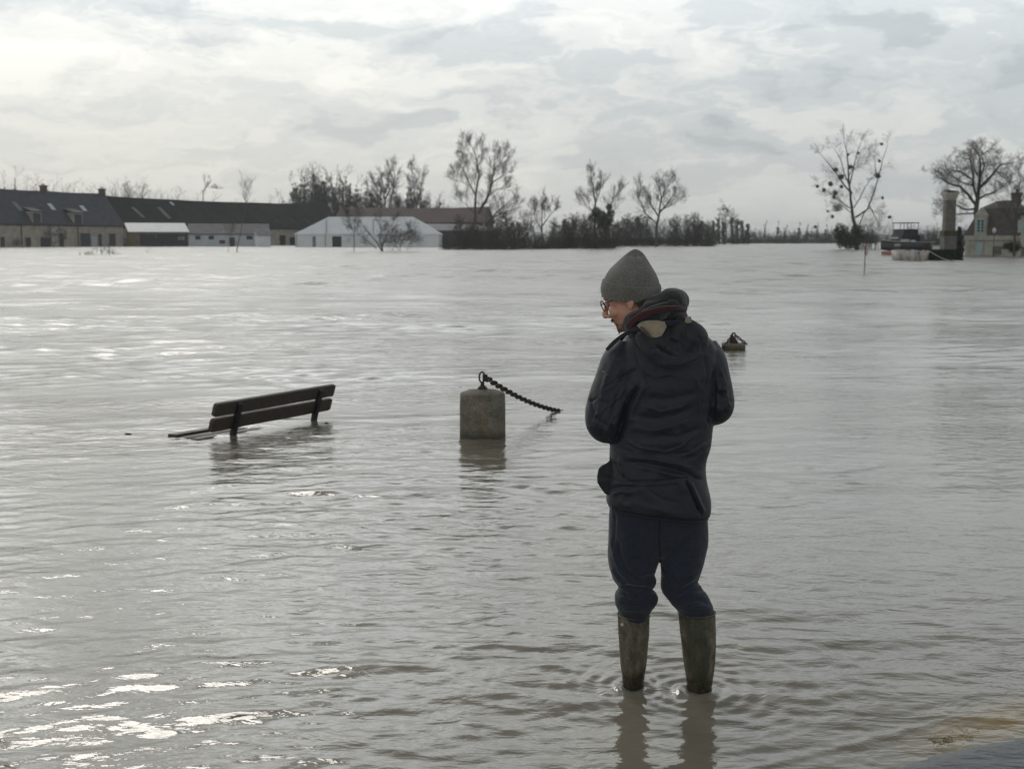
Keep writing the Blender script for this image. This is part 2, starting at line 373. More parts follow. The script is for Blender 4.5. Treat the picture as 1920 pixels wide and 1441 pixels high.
# ---------------------------------------------------------------- terrain
M_land = mat('bank_earth', (.10, .095, .06), .95, .4, .3, col2=(.05, .06, .03))
M_asphalt = mat('wet_asphalt', (.045, .050, .055), .26, .3, 6, bump=.010, bscale=16, spec=.5, stretch=(.5, 1.2, 1))
M_verge = mat('drowned_verge', (.19, .145, .05), .5, .3, 14, col2=(.085, .075, .035), bump=.02, bscale=50)
def terrain():
    mb = MB()
    def sheet(pts, z=.12):
        n = len(pts); top = [Vector((x, y, z)) for x, y in pts]
        c = Vector((sum(p[0] for p in pts) / n, sum(p[1] for p in pts) / n, z + .3))
        low = [Vector((c.x + (x - c.x) * 1.03, c.y + (y - c.y) * 1.03, -1.0)) for x, y in pts]
        b = len(mb.v); mb.v += [tuple(p) for p in top + low + [c]]
        for i in range(n):
            j = (i + 1) % n; mb.f.append((b + i, b + j, b + 2 * n)); mb.f.append((b + n + i, b + n + j, b + j, b + i))
    sheet([(-900, 395), (-160, 385), (-60, 392), (-20, 470), (60, 500), (118, 505), (150, 700), (300, 700), (700, 760), (2500, 900), (2500, 4000), (-2500, 4000), (-2500, 900)])
    o = mb.build('far_bank', M_land); tag(o, kind='structure')
    # faint wooded hill beyond the plain on the right
    rs = np.random.RandomState(3); hb = MB(); rings = []
    for k in range(60):
        x = -900 + k * 70; h = 7 + 4 * math.sin(k * .31) + 3 * math.sin(k * .9 + 1) + (4 if k > 30 else 0)
        rings.append([Vector((x, 2300, -1)), Vector((x, 2380, h * .55)), Vector((x, 2500, h)), Vector((x, 2700, -1))])
    hb.loft(rings); tag(hb.build('hill', mat('wooded_hill', (.06, .07, .05), .95, .3, .02), None, True), kind='structure')
    # road surface and grassy edge just breaking the flood in the near corner
    a, b2 = G(1560, 1441), G(1920, 1362); d = (b2 - a).normalized(); nrm = Vector((d.y, -d.x, 0))
    N = 160; vs = []; M = 60
    for j in range(M):
        for i in range(N):
            p = a + d * (-.9 + i * .03) + nrm * (-.05 + j * .03)
            wob = .05 * mnoise.noise(Vector((p.x * 2.2, p.y * 2.2, 1))) + .02 * mnoise.noise(Vector((p.x * 9, p.y * 9, 4)))
            e = (-.05 + j * .03) + wob
            z = -.01 + .020 * max(-1, min(1, e / .10)) + .0035 * mnoise.noise(Vector((p.x * 7, p.y * 16, 0))) + .0020 * mnoise.noise(Vector((p.x * 18, p.y * 40, 0))) + .002 * mnoise.noise(Vector((p.x * 2, p.y * 5, 8)))
            vs.append((p.x, p.y, z))
    f = [(j * N + i, j * N + i + 1, (j + 1) * N + i + 1, (j + 1) * N + i) for j in range(M - 1) for i in range(N - 1)]
    tag(mkobj('road', quad_mesh('road', np.array(vs), np.array(f)), M_asphalt, None, True), kind='structure')
    # submerged grass: matted blades lying in the shallows
    rs = np.random.RandomState(8); segs = []
    v0, v1 = G(1740, 1398), G(1990, 1318); dv = v1 - v0; perp = Vector((dv.y, -dv.x, 0)).normalized()
    for i in range(2200):
        u = rs.uniform(0, 1) ; wv = rs.normal() * .045 * (1 if u > .3 else .35 + u * 2)
        c = v0 + dv * u ** .7 + perp * (wv + .012 * math.sin(u * 9))
        if mnoise.noise(Vector((c.x * 9, c.y * 14, 3))) < -.25 + (.2 if abs(wv) > .06 else 0): continue
        an = rs.normal() * .7 + math.atan2(dv.y, dv.x); L = rs.uniform(.012, .035)
        q = c + Vector((math.cos(an), math.sin(an), 0)) * L
        z0 = rs.uniform(-.004, .003)
        segs.append(((c.x, c.y, z0), (q.x, q.y, z0 + rs.uniform(-.004, .004)), .0008, .0004))
    tag(mkobj('grass_verge', seg_mesh('grass_verge', segs, 3), M_verge), 'flattened yellow brown grass under shallow water at the road edge', 'grass', kind='stuff')
    # the same grass once more where the verge shows again at the bottom edge
terrain()

# ---------------------------------------------------------------- buildings
M_slate = mat('slate_roof', (.055, .060, .068), .7, .3, .5, col2=(.024, .027, .031), stretch=(1, 1, 2.5), detail=8)
M_moss = mat('mossy_roof', (.028, .030, .022), .9, .3, .35, col2=(.010, .011, .010), detail=8)
M_lime = mat('lime_render', (.44, .395, .33), .85, .2, .9, col2=(.27, .24, .20))
M_wdark = mat('dark_opening', (.018, .020, .022), .5, .2)
M_brick = mat('old_brick', (.105, .060, .048), .85, .3, 3)
M_white = mat('white_sheet', (.44, .46, .49), .5, .10, .5)
M_tent = mat('marquee_canvas', (.74, .76, .78), .55, .08, .4, col2=(.62, .65, .68))
M_glass = mat('roof_glass', (.55, .6, .66), .15, .1)
M_redroof = mat('rusty_roof', (.085, .042, .034), .7, .3, .35, col2=(.050, .034, .030))
M_greyroof = mat('fibre_roof', (.17, .175, .19), .7, .2, .8)
M_stone = mat('pale_stone', (.42, .405, .36), .85, .25, 1.6, col2=(.26, .25, .22))
M_greystone = mat('weathered_stone', (.155, .140, .125), .85, .3, 2.5, col2=(.085, .078, .070))
M_teal = mat('pale_teal_paint', (.26, .38, .38), .5, .1, 3)
M_mossc = mat('moss', (.045, .05, .022), .95, .4, 6)
M_board = mat('weathered_board', (.16, .12, .075), .85, .3, 2)
M_grass = mat('rank_grass', (.07, .075, .03), .95, .4, 4)

class Facade:
    """a building whose front wall runs from A to B on the ground; depth goes away from the camera"""
    def __init__(s, A, B, name, label, cat, group=None):
        s.A = Vector(A); s.B = Vector(B); s.A.z = s.B.z = 0
        s.d = (s.B - s.A); s.L = s.d.length; s.d.normalize()
        n = Vector((-s.d.y, s.d.x, 0)); 
        if n.dot(s.A) < 0: n = -n
        s.n = n; s.rot = Matrix((s.d, s.n, Vector((0, 0, 1)))).transposed()
        s.root = empty(name, s.A, label, cat, group)
    def p(s, u, v, z): return s.A + s.d * u + s.n * v + Vector((0, 0, z))
    def at(s, px):           # metres along the wall seen at image column px
        r = ray(px, HOR); 
        det = r.x * (-s.d.y) + r.y * s.d.x
        t = (s.A.x * (-s.d.y) + s.A.y * s.d.x) / det
        q = Vector((r.x * t, r.y * t, 0)); return (q - s.A).dot(s.d)
    def z(s, px, py, v=0):   # height seen at px,py on the wall plane pushed back by v
        A2 = s.A + s.n * v; r = ray(px, py); det = r.x * (-s.d.y) + r.y * s.d.x
        t = (A2.x * (-s.d.y) + A2.y * s.d.x) / det; return CAM_H + r.z * t
    def box(s, u0, u1, v0, v1, z0, z1, name, m, parent=None):
        mb = MB(); mb.box(s.p((u0 + u1) / 2, (v0 + v1) / 2, (z0 + z1) / 2), (u1 - u0, v1 - v0, z1 - z0), s.rot)
        return mb.build(name, m, parent or s.root)
    def wall(s, w, h, m, name='wall', z0=-1.0): return s.box(0, s.L, 0, w, z0, h, name, m)
    def roof(s, w, he, hr, m, ov=.35, hip0=0.0, hip1=0.0, ridge=.5, th=.25, parent=None, name='roof', sag=0.0):
        mb = MB(); L = s.L; u0, u1 = -ov, L + ov; vr = w * ridge; N = 9
        def P3(u, v, z): return s.p(u, v, z)
        if hip0 == 0 and hip1 == 0:
            rings = []
            for i in range(N):
                u = u0 + (u1 - u0) * i / (N - 1); sg = sag * (1 - (2 * i / (N - 1) - 1) ** 2) + (.06 * math.sin(i * 2.3) if sag else 0)
                rings.append([P3(u, -ov, he - .1), P3(u, vr, hr - sg), P3(u, w + ov, he - .1), P3(u, w + ov, he - .1 - th), P3(u, vr, hr - sg - th * 2), P3(u, -ov, he - .1 - th)])
            mb.loft(rings)
        else:
            a = [P3(u0, -ov, he), P3(u1, -ov, he), P3(u1, w + ov, he), P3(u0, w + ov, he)]
            b = [P3(u0, -ov, he - th), P3(u1, -ov, he - th), P3(u1, w + ov, he - th), P3(u0, w + ov, he - th)]
            r0, r1 = P3(u0 + hip0, vr, hr), P3(u1 - hip1, vr, hr)
            mb.add(a + b + [r0, r1], [(0, 1, 9, 8), (1, 2, 9), (2, 3, 8, 9), (3, 0, 8), (4, 7, 6, 5), (0, 4, 5, 1), (1, 5, 6, 2), (2, 6, 7, 3), (3, 7, 4, 0)])
        return mb.build(name, m, parent or s.root)
    def gable(s, w, he, hr, m, ridge=.5):
        for u in (0.0, s.L - .3):
            mb = MB(); vs = [s.p(u + k, v, z) for k in (0, .3) for v, z in ((0, he - .3), (w, he - .3), (w * ridge, hr - .45))]
            mb.add(vs, [(0, 1, 2), (5, 4, 3), (0, 3, 4, 1), (1, 4, 5, 2), (2, 5, 3, 0)]); mb.build('gable_wall', m, s.root)
    def opening(s, px0, px1, py0, py1, name, m, frame=None, proud=.06):
        u0, u1 = s.at(px0), s.at(px1); pm = (px0 + px1) / 2
        z1 = s.z(pm, py0); z0 = s.z(pm, py1) if py1 < 460 else -.5
        o = s.box(u0, u1, -proud, .2, z0, z1, name, m)
        if frame:
            t = .16; mb = MB()
            for (a, b, c, d) in ((u0 - t, u0, z0, z1), (u1, u1 + t, z0, z1), (u0 - t, u1 + t, z1, z1 + t)):
                mb.box(s.p((a + b) / 2, -proud + .02, (c + d) / 2), (b - a, .16, d - c), s.rot)
            mb.build('frame', frame, o)
        return o
    def onroof(s, px0, py0, px1, py1, wpx, w, he, hr, name, m, ridge=.5):
        """strip lying in the front roof slope between two image points"""
        def hit(px, py):
            r = ray(px, py); e = s.n * (w * ridge) + Vector((0, 0, hr - he)); nn = s.d.cross(e).normalized()
            A2 = s.p(0, 0, he); c = Vector((0, 0, CAM_H)); t = (A2 - c).dot(nn) / r.dot(nn); return c + r * t, nn
        q = []
        for (x, y) in ((px0 - wpx / 2, py0), (px0 + wpx / 2, py0), (px1 + wpx / 2, py1), (px1 - wpx / 2, py1)):
            h, nn = hit(x, y); 
            if nn.z < 0: nn = -nn
            q.append(h)
        mb = MB(); mb.add([a + nn * .02 for a in q] + [a + nn * .16 for a in q], [(3, 2, 1, 0), (4, 5, 6, 7), (0, 1, 5, 4), (1, 2, 6, 5), (2, 3, 7, 6), (3, 0, 4, 7)])
        return mb.build(name, m, s.root)
    def chimney(s, u, v, z0, z1, m, sx=.9, sy=1.2, parent=None):
        mb = MB(); c = s.p(u, v, (z0 + z1) / 2); mb.box(c, (sx, sy, z1 - z0), s.rot); mb.box(s.p(u, v, z1 - .12), (sx + .24, sy + .24, .24), s.rot)
        o = mb.build('chimney', m, parent or s.root)
        for k in (-.25, .25): pb = MB(); pb.lathe(s.p(u, v + k, z1 + .0), [(.13, 0), (.11, .35), (.13, .4)], 8); pb.build('chimney_pot', m, o)
        return o
def gx(px, Y): return Vector(((px - 960) / F * Y * 1.0, Y, 0))

# long farm range that runs away from the camera on the left
A0 = gx(-45, 258); A1 = gx(236, 305)
f = Facade(A0, A1, 'farmhouse', 'slate roofed stone farmhouse with dormers and two brick chimneys at the left edge', 'building')
wd = 10.5; he = 4.9; hr = 12.3
f.wall(wd, he, M_lime); rf = f.roof(wd, he, hr, M_slate, sag=.12); f.gable(wd, he, hr, M_lime)
for (px, py) in ((82, 348), (194, 362)):
    # find u so that the ridge shows at px
    u = min(np.linspace(0, f.L - .4, 200), key=lambda q: abs(proj(np.array([f.p(q, wd / 2, hr)]))[0][0] - px))
    f.chimney(u, wd / 2, hr - 1.2, hr + 1.15, M_brick, .95, 1.3, rf)
for (x0, x1, y0) in ((0, 8, 444), (47, 57, 445), (75, 95, 445), (110, 119, 437), (150, 169, 437), (184, 190, 439), (204, 216, 438)):
    f.opening(x0, x1, y0, 470, 'door' if x1 - x0 < 15 and x0 > 40 else 'barn_door', M_wdark, M_stone)
f.opening(171, 182, 443, 470, 'door', M_white)
for (x0, x1, y0, y1) in ((62, 79, 399, 421), (139, 156, 402, 421)):
    u0, u1 = f.at(x0), f.at(x1); dm = f.box(u0, u1, -.05, 3.0, he - .2, he + 2.6, 'dormer', M_lime); f.box(u0 + .3, u1 - .3, -.12, .1, he + .1, he + 2.2, 'window', M_wdark, dm)
    mb = MB(); mb.add([f.p(u0 - .3, -.4, he + 2.5), f.p(u1 + .3, -.4, he + 2.5), f.p(u1 + .3, 4.2, he + 3.9), f.p(u0 - .3, 4.2, he + 3.9), f.p(u0 - .3, -.4, he + 2.7), f.p(u1 + .3, -.4, he + 2.7), f.p(u1 + .3, 4.2, he + 4.1), f.p(u0 - .3, 4.2, he + 4.1)], [(3, 2, 1, 0), (4, 5, 6, 7), (0, 1, 5, 4), (1, 2, 6, 5), (2, 3, 7, 6), (3, 0, 4, 7)]); mb.build('roof', M_slate, dm)
for (a, b, c, d) in ((91, 382, 101, 394), (151, 386, 160, 396)): f.onroof(a, b, c, d, 7, wd, he, hr, 'skylight', M_glass)
f.onroof(24, 379, 40, 396, 8, wd, he, hr, 'roof_patch', M_greyroof)
for px in (40, 146):
    u = f.at(px); mb = MB(); mb.tube([f.p(u, -.15, -1), f.p(u, -.15, he)], .09, 6); mb.build('drainpipe', M_wdark, f.root)
mb = MB(); mb.tube([f.p(0, -.45, he - .15), f.p(f.L, -.45, he - .15)], .12, 6); mb.build('gutter', M_wdark, f.root)

B0 = f.p(f.L + .5, 0, 0); B1 = gx(640, 372)
g = Facade(B0, B1, 'long_barn', 'very long low barn with dark mossy roof behind the sheds', 'building')
g.wall(12, 4.6, M_lime); g.roof(12, 4.6, 11.9, M_moss, sag=.5, hip0=0, hip1=0); g.gable(12, 4.6, 11.9, M_board)
for (a, b, c, d) in ((248, 389, 269, 408), (297, 389, 318, 410)): g.onroof(a, b, c, d, 6, 12, 4.6, 11.9, 'roof_patch', M_greyroof)
g.onroof(319, 379, 325, 385, 4, 12, 4.6, 11.9, 'skylight', M_glass)
for (a, b, c, d) in ((440, 405, 452, 414), (478, 406, 490, 415), (512, 410, 522, 418), (541, 410, 551, 418), (572, 411, 582, 420)): g.onroof(a, b, c, d, 4, 12, 4.6, 11.9, 'roof_patch', M_slate)
for (x0, x1, y0) in ((524, 535, 441), (543, 554, 445)): g.opening(x0, x1, y0, 470, 'door', M_wdark, M_stone)

# sheds in front of the barn
def shed(px0, Y0, px1, Y1, w, hef, hrb, name, label, mw, mr, doors=(), wins=(), cat='shed', ov=.25):
    s = Facade(gx(px0, Y0), gx(px1, Y1), name, label, cat)
    s.box(0, s.L, 0, w, -1, hef, 'wall', mw)
    mb = MB(); q = [s.p(-ov, -ov, hef), s.p(s.L + ov, -ov, hef), s.p(s.L + ov, w, hrb), s.p(-ov, w, hrb)]
    mb.add([a for a in q] + [a + Vector((0, 0, .16)) for a in q], [(3, 2, 1, 0), (4, 5, 6, 7), (0, 1, 5, 4), (1, 2, 6, 5), (2, 3, 7, 6), (3, 0, 4, 7)])
    mb.build('roof', mr, s.root)
    for u in (0, s.L - .2):
        mb = MB(); mb.add([s.p(u + k, v, z) for k in (0, .2) for v, z in ((.01, hef - .2), (w, hef - .2), (w, hrb - .05), (.01, hef - .02))], [(0, 1, 2, 3), (7, 6, 5, 4), (0, 4, 5, 1), (1, 5, 6, 2), (2, 6, 7, 3), (3, 7, 4, 0)]); mb.build('side_wall', mw, s.root)
    for (x0, x1, y0, y1) in doors: s.opening(x0, x1, y0, y1, 'door', M_wdark)
    for (x0, x1, y0, y1, m_) in wins: s.opening(x0, x1, y0, y1, 'window', m_)
    return s
s1 = shed(247, 283, 357, 288, 6, 3.1, 5.1, 'open_shed', 'open shed with a pale sheet metal roof against the long barn', M_board, M_white, doors=((262, 352, 439, 470),), wins=((291, 294, 440, 446, M_white), (333, 346, 443, 450, M_white)))
s2 = shed(358, 288, 508, 292, 7, 2.65, 5.0, 'low_outbuilding', 'low white walled outbuilding under a dark grey lean-to roof', M_white, M_slate, doors=((430, 440, 445, 470),), wins=((366, 376, 442, 449, M_wdark), (391, 401, 442, 449, M_wdark), (411, 422, 450, 457, M_brick), (462, 474, 442, 449, M_wdark)))
s3 = shed(486, 276, 510, 277, 3, 2.4, 4.0, 'lean_to_shed', 'small pale blue boarded lean-to at the end of the low outbuilding', M_tent, M_greyroof)
s4 = shed(792, 276, 935, 292, 8, 3.4, 4.9, 'open_barn', 'open sided barn with a light grey sheet roof right of the marquee', M_wdark, M_greyroof)

# marquee
t = Facade(gx(556, 272), gx(826, 272), 'marquee', 'large pale grey party marquee with pitched canvas roof', 'tent')
tb = MB(); tb.box(t.p(t.L / 2, 5, .9), (t.L, 10, 3.8), t.rot); tb.build('canvas_wall', M_tent, t.root)
t.roof(10, 2.75, 6.4, M_tent, ov=.15, hip0=6.6, hip1=6.2, name='canvas_roof')
t.opening(623, 640, 443, 470, 'entrance', M_wdark)
t.opening(586, 592, 443, 470, 'clear_panel', M_greyroof)
for px in (556, 610, 664, 718, 772, 826):
    u = min(max(t.at(px), .05), t.L - .05); mb = MB(); mb.tube([t.p(u, -.12, -1), t.p(u, -.12, 2.7)], .06, 6); mb.build('pole', M_greyroof, t.root)
for px in (612, 700, 770):
    t.onroof(px, 413, px, 439, 1.0, 10, 2.75, 6.4, 'seam', M_greyroof)

r = Facade(gx(628, 352), gx(905, 345), 'red_roofed_barn', 'broad barn with a rusty red roof behind the marquee', 'building')
r.wall(16, 6.2, M_wdark); r.roof(16, 6.2, 10.4, M_redroof, sag=.3); r.gable(16, 6.2, 10.4, M_redroof)

# lodge on the right
l = Facade(gx(1806, 129), gx(1906, 126.6), 'stone_lodge', 'pale stone lodge with a mansard roof and one pedimented dormer', 'building')
l.wall(8, 1.75, M_stone)
l.box(-.15, l.L, -.18, -.01, 1.55, 2.0, 'cornice', M_stone)
mb = MB(); mb.add([l.p(-.2, -.2, 2.0), l.p(l.L + .2, -.2, 2.0), l.p(l.L + .2, 8.2, 2.0), l.p(-.2, 8.2, 2.0), l.p(1.0, 1.3, 4.7), l.p(l.L - .2, 1.3, 4.7), l.p(l.L - .2, 6.7, 4.7), l.p(1.0, 6.7, 4.7), l.p(2.2, 4, 5.5), l.p(l.L - 1, 4, 5.6)],
                  [(0, 1, 5, 4), (1, 2, 6, 5), (2, 3, 7, 6), (3, 0, 4, 7), (4, 5, 9, 8), (6, 7, 8, 9), (5, 6, 9), (7, 4, 8), (3, 2, 1, 0)])
lr = mb.build('roof', mat('brown_slate', (.075, .065, .058), .8, .3, 2), l.root)
l.chimney(l.at(1893), 4.0, 4.8, 6.3, M_greystone, .8, 1.0, lr)
u0, u1 = l.at(1827), l.at(1850)
dm = l.box(u0, u1, -.25, 2.0, 1.9, 4.0, 'dormer', M_stone)
um = (u0 + u1) / 2; mb = MB()
mb.add([l.p(u0 - .1, -.4, 3.95), l.p(u1 + .1, -.4, 3.95), l.p(um, -.4, 4.75), l.p(u0 - .1, 2.6, 3.95), l.p(u1 + .1, 2.6, 3.95), l.p(um, 2.6, 4.75)], [(0, 1, 2), (5, 4, 3), (0, 3, 4, 1), (1, 4, 5, 2), (2, 5, 3, 0)])
mb.build('pediment', M_stone, dm)
wn_ = l.box(um - .42, um + .42, -.30, -.2, 2.3, 3.6, 'window', M_wdark, dm)
mb = MB()
for a, b, c, d in ((-.42, -.30, 2.3, 3.6), (.30, .42, 2.3, 3.6), (-.06, .06, 2.3, 3.6)): mb.box(l.p(um + (a + b) / 2, -.34, (c + d) / 2), (b - a, .08, d - c), l.rot)
for zz in (2.34, 2.63, 2.95, 3.27, 3.57): mb.box(l.p(um, -.335, zz), (.84, .06, .07), l.rot)
mb.build('window_frame', M_teal, wn_)
l.opening(1831, 1841, 455, 482, 'door', M_teal, M_stone)
l.box(l.at(1862), l.at(1899), -.05, .1, .15, .95, 'wall_panel', M_greystone)
l.box(-.05, .35, -.10, .1, -.5, 1.6, 'quoin', M_stone)
m2 = Facade(gx(1907, 125), gx(1990, 122.6), 'stone_manor', 'taller stone house cut off by the right edge of the picture', 'building')
m2.wall(9, 4.2, M_stone); m2.roof(9, 4.2, 7.4, mat('manor_slate', (.06, .055, .052), .8, .3, 2), hip0=3, hip1=3)
m2.opening(1911, 1918, 415, 436, 'window', M_teal, M_stone); m2.box(.3, 2.5, -.6, -.02, -.6, .9, 'planter_wall', M_greystone)
# chateau-like pointed roof behind the lodge
# garden walls
def lowwall(p0, Y0, p1, Y1, z, name, label, m, th=.3):
    s = Facade(gx(p0, Y0), gx(p1, Y1), name, label, 'wall'); s.box(0, s.L, 0, th, -1, z, 'masonry', m); s.box(-.05, s.L + .05, -.05, th + .05, z, z + .09, 'coping', M_stone); return s
lowwall(1736, 150, 1760, 151, .85, 'garden_wall', 'low white garden wall left of the stone column', M_tent)
lowwall(1781, 149, 1794, 149, .80, 'garden_wall', 'short piece of white garden wall right of the stone column', M_tent)
lowwall(1879, 117, 1908, 119, .62, 'garden_wall', 'low pale stone garden wall before the manor tree', M_stone)
# column
c = gx(1773, 118); c.z = 0
col = empty('stone_column', c, 'tall weathered stone column with a mossy flared capital', 'column')
k = 118 / F
def sqp(prof, mb):
    for (z0, w0, z1, w1) in prof:
        mb.loft([[c + Vector((sx * w / 2, sy * w / 2, z)) for sx, sy in ((-1, -1), (1, -1), (1, 1), (-1, 1))] for z, w in ((z0, w0), (z1, w1))])
zz = lambda py: CAM_H + (HOR - py) * k
mb = MB(); mb.box(c + Vector((0, 0, zz(462) / 2 + zz(442) / 2 - .6)), (1.15, 1.15, zz(442) - zz(462) + 1.2)); mb.build('plinth', M_greystone, col, bevel=.03)
mb = MB(); sqp([(zz(442), 1.18, zz(440), 1.26), (zz(440), 1.26, zz(433), 1.22)], mb); mb.build('base_moulding', M_mossc, col)
mb = MB(); sqp([(zz(433), .96, zz(376), .90)], mb); mb.build('shaft', M_greystone, col, bevel=.04)
mb = MB(); sqp([(zz(376), .90, zz(366), 1.16), (zz(366), 1.26, zz(361), 1.28)], mb); cp = mb.build('capital', M_stone, col)
mb = MB()
rs = np.random.RandomState(2)
for i in range(22): mb.ell(c + Vector((rs.uniform(-.65, .65), rs.uniform(-.65, .65), zz(361) + .02)), (rs.uniform(.08, .2), .14, rs.uniform(.06, .16)), None, 8, 5)
mb.build('moss', M_mossc, cp)
# lamp
lp = gx(1858, 112); le = empty('street_lamp', lp, 'slim lamp post with a small white globe before the lodge', 'lamp')
mb = MB(); mb.lathe(lp, [(.06, -1), (.06, .3), (.035, .35), (.03, 2.15)], 8); mb.build('post', M_wdark, le)
mb = MB(); mb.lathe(lp + Vector((0, 0, 2.15)), [(.05, 0), (.14, .1), (.17, .3), (.10, .42), (.02, .5)], 10); mb.build('lantern', M_white, le, True)
# column-side white buoys
for i, (px, py, s_) in enumerate(((1853, 477, .16), (1858.5, 476, .19))):
    q = G(px, py); mb = MB(); mb.ell(q + Vector((0, 0, s_ * .6)), (s_, s_, s_)); mb.lathe(q + Vector((0, 0, s_ * 1.5)), [(.03, 0), (.03, .08)], 6)
    tag(mb.build('buoy', mat('buoy_white', (.7, .7, .7), .4, .05), None, True), ('smaller' if i == 0 else 'larger') + ' of two round white buoys floating in front of the lodge', 'buoy', 'buoys by the lodge')
# ---------------------------------------------------------------- trees
M_bark = mat('bark', (.075, .068, .055), .9, .3, 2, col2=(.045, .042, .034))
M_twig = mat('twigs', (.085, .078, .060), .9, .25, 1)
M_twigr = mat('reddish_twigs', (.085, .070, .058), .9, .25, 1)
M_ivy = mat('ivy_leaves', (.050, .062, .022), .8, .4, 1.5, col2=(.025, .034, .013))
M_mistle = mat('mistletoe', (.060, .066, .030), .85, .35, 4)
M_hedge = mat('hedge_leaves', (.022, .034, .017), .8, .4, 5)
def rv(rs): v = rs.normal(size=3); return Vector(v / np.linalg.norm(v))
def grow(segs, p, d, L, r, lev, rs, up=.15, wig=.25, kids=4, spread=.8, rmin=.012, shrink=.72):
    n = 4 if lev > 1 else 3; st = L / n; q = p.copy(); d = d.normalized()
    for i in range(n):
        d = (d + rv(rs) * wig + Vector((0, 0, up))).normalized(); q2 = q + d * st
        r0 = max(rmin, r * (1 - .75 * i / n)); r1 = max(rmin, r * (1 - .75 * (i + 1) / n))
        segs.append((tuple(q), tuple(q2), r0, r1)); q = q2
        if lev > 0:
            for k in range(1 if i < n - 1 else 2):
                if rs.rand() < .62 + .12 * kids or i == n - 1:
                    a = rv(rs); a = (a - d * a.dot(d)).normalized()
                    nd = (d * (1 - .2 * rs.rand()) + a * spread * rs.uniform(.6, 1.2)).normalized()
                    grow(segs, q, nd, L * shrink * rs.uniform(.6, 1.15), max(rmin, r1 * .62), lev - 1, rs, up, wig, max(2, kids - 1), spread, rmin, shrink)
def finish_tree(name, base, trunk, crown, label, cat, group=None, mt=None, mc=None):
    root = empty(name, base, label, cat, group)
    for tk in (trunk if trunk and isinstance(trunk[0], list) else [trunk]):
        if tk: mkobj('trunk', seg_mesh('trunk', tk, 6), mt or M_bark, root)
    if crown: mkobj('crown', seg_mesh('crown', crown, 3), mc or M_twig, root)
    return root
def traced(name, Y, limbs, seed, label, cat='tree', group=None, lev=2, twl=1.6, up=.2, rmin=.012, dens=1.0, spread=.8, wig=.25, mt=None, mc=None, kids=3, dep=.5, lv=3):
    """limbs: [(pts px, r0, r1)] traced in the plane Y and then given depth; the twigs grow from them"""
    rs = np.random.RandomState(seed); k = Y / F; tr = []; cr = []; allp = []; rmin = rmin * .68; lev = lv
    z0 = limbs[0][0][0]; base = P(z0[0], z0[1], Y); base.z = 0
    for li, (pts, r0, r1) in enumerate(limbs):
        w_ = [P(x, y, Y) for x, y in pts]; ty = rs.uniform(-1, 1) * dep if li else 0; n = len(w_)
        if li == 0 or w_[0].z < .9: tr.append([])
        for i, q in enumerate(w_): q.y += ty * (q - w_[0]).length
        fine = []
        for i in range(n - 1):
            m = max(2, int((w_[i + 1] - w_[i]).length / (twl * .5)))
            for j in range(m): fine.append(w_[i].lerp(w_[i + 1], j / m) + rv(rs) * twl * .03)
        fine.append(w_[-1]); N = len(fine)
        for i in range(N - 1):
            a, b = i / (N - 1), (i + 1) / (N - 1)
            tr[-1 if w_[0].z < .9 else 0].append((tuple(fine[i]), tuple(fine[i + 1]), max(rmin, r0 + (r1 - r0) * a), max(rmin, r0 + (r1 - r0) * b)))
            if (li > 0 or i > N * .5) and rs.rand() < dens:
                for q in range(2 if rs.rand() < .75 * dens else 1):
                    d = (fine[i + 1] - fine[i]).normalized(); a_ = rv(rs); a_ = (a_ - d * a_.dot(d)).normalized()
                    grow(cr, fine[i + 1], d * .75 + a_ * spread, twl * rs.uniform(.6, 1.25) * (1.25 - .6 * b), max(rmin, (r0 + (r1 - r0) * b) * .4), lev, rs, up, wig, kids, spread, rmin)
        grow(cr, fine[-1], (fine[-1] - fine[-2]), twl * .8, max(rmin, r1), lev, rs, up, wig, kids, spread, rmin)
    return finish_tree(name, base, tr, cr, label, cat, group, mt, mc)
def leafcloud(name, pts, r, n, size, m, parent, rs, flat=1.0):
    """many small leaf faces round a set of centres"""
    v = []; pts = [Vector(p) for p in pts]; rr = r if isinstance(r, (list, tuple)) else [r] * len(pts)
    tot = sum(q ** 2 for q in rr); 
    for p, q in zip(pts, rr):
        for i in range(max(6, int(n * q * q / tot))):
            d = rv(rs); c = p + Vector((d.x, d.y, d.z * flat)) * q * rs.uniform(.25, 1.08) ** .6
            a = rv(rs); b = rv(rs); b = (b - a * a.dot(b)).normalized(); s_ = size * rs.uniform(.5, 1.3)
            v += [c - a * s_ - b * s_ * .5, c + a * s_ - b * s_ * .5, c + a * s_ * .8 + b * s_ * .6, c - a * s_ * .8 + b * s_ * .6]
    v = np.array([tuple(x) for x in v]); f = np.arange(len(v)).reshape(-1, 4)
    return mkobj(name, quad_mesh(name, v, f), m, parent)
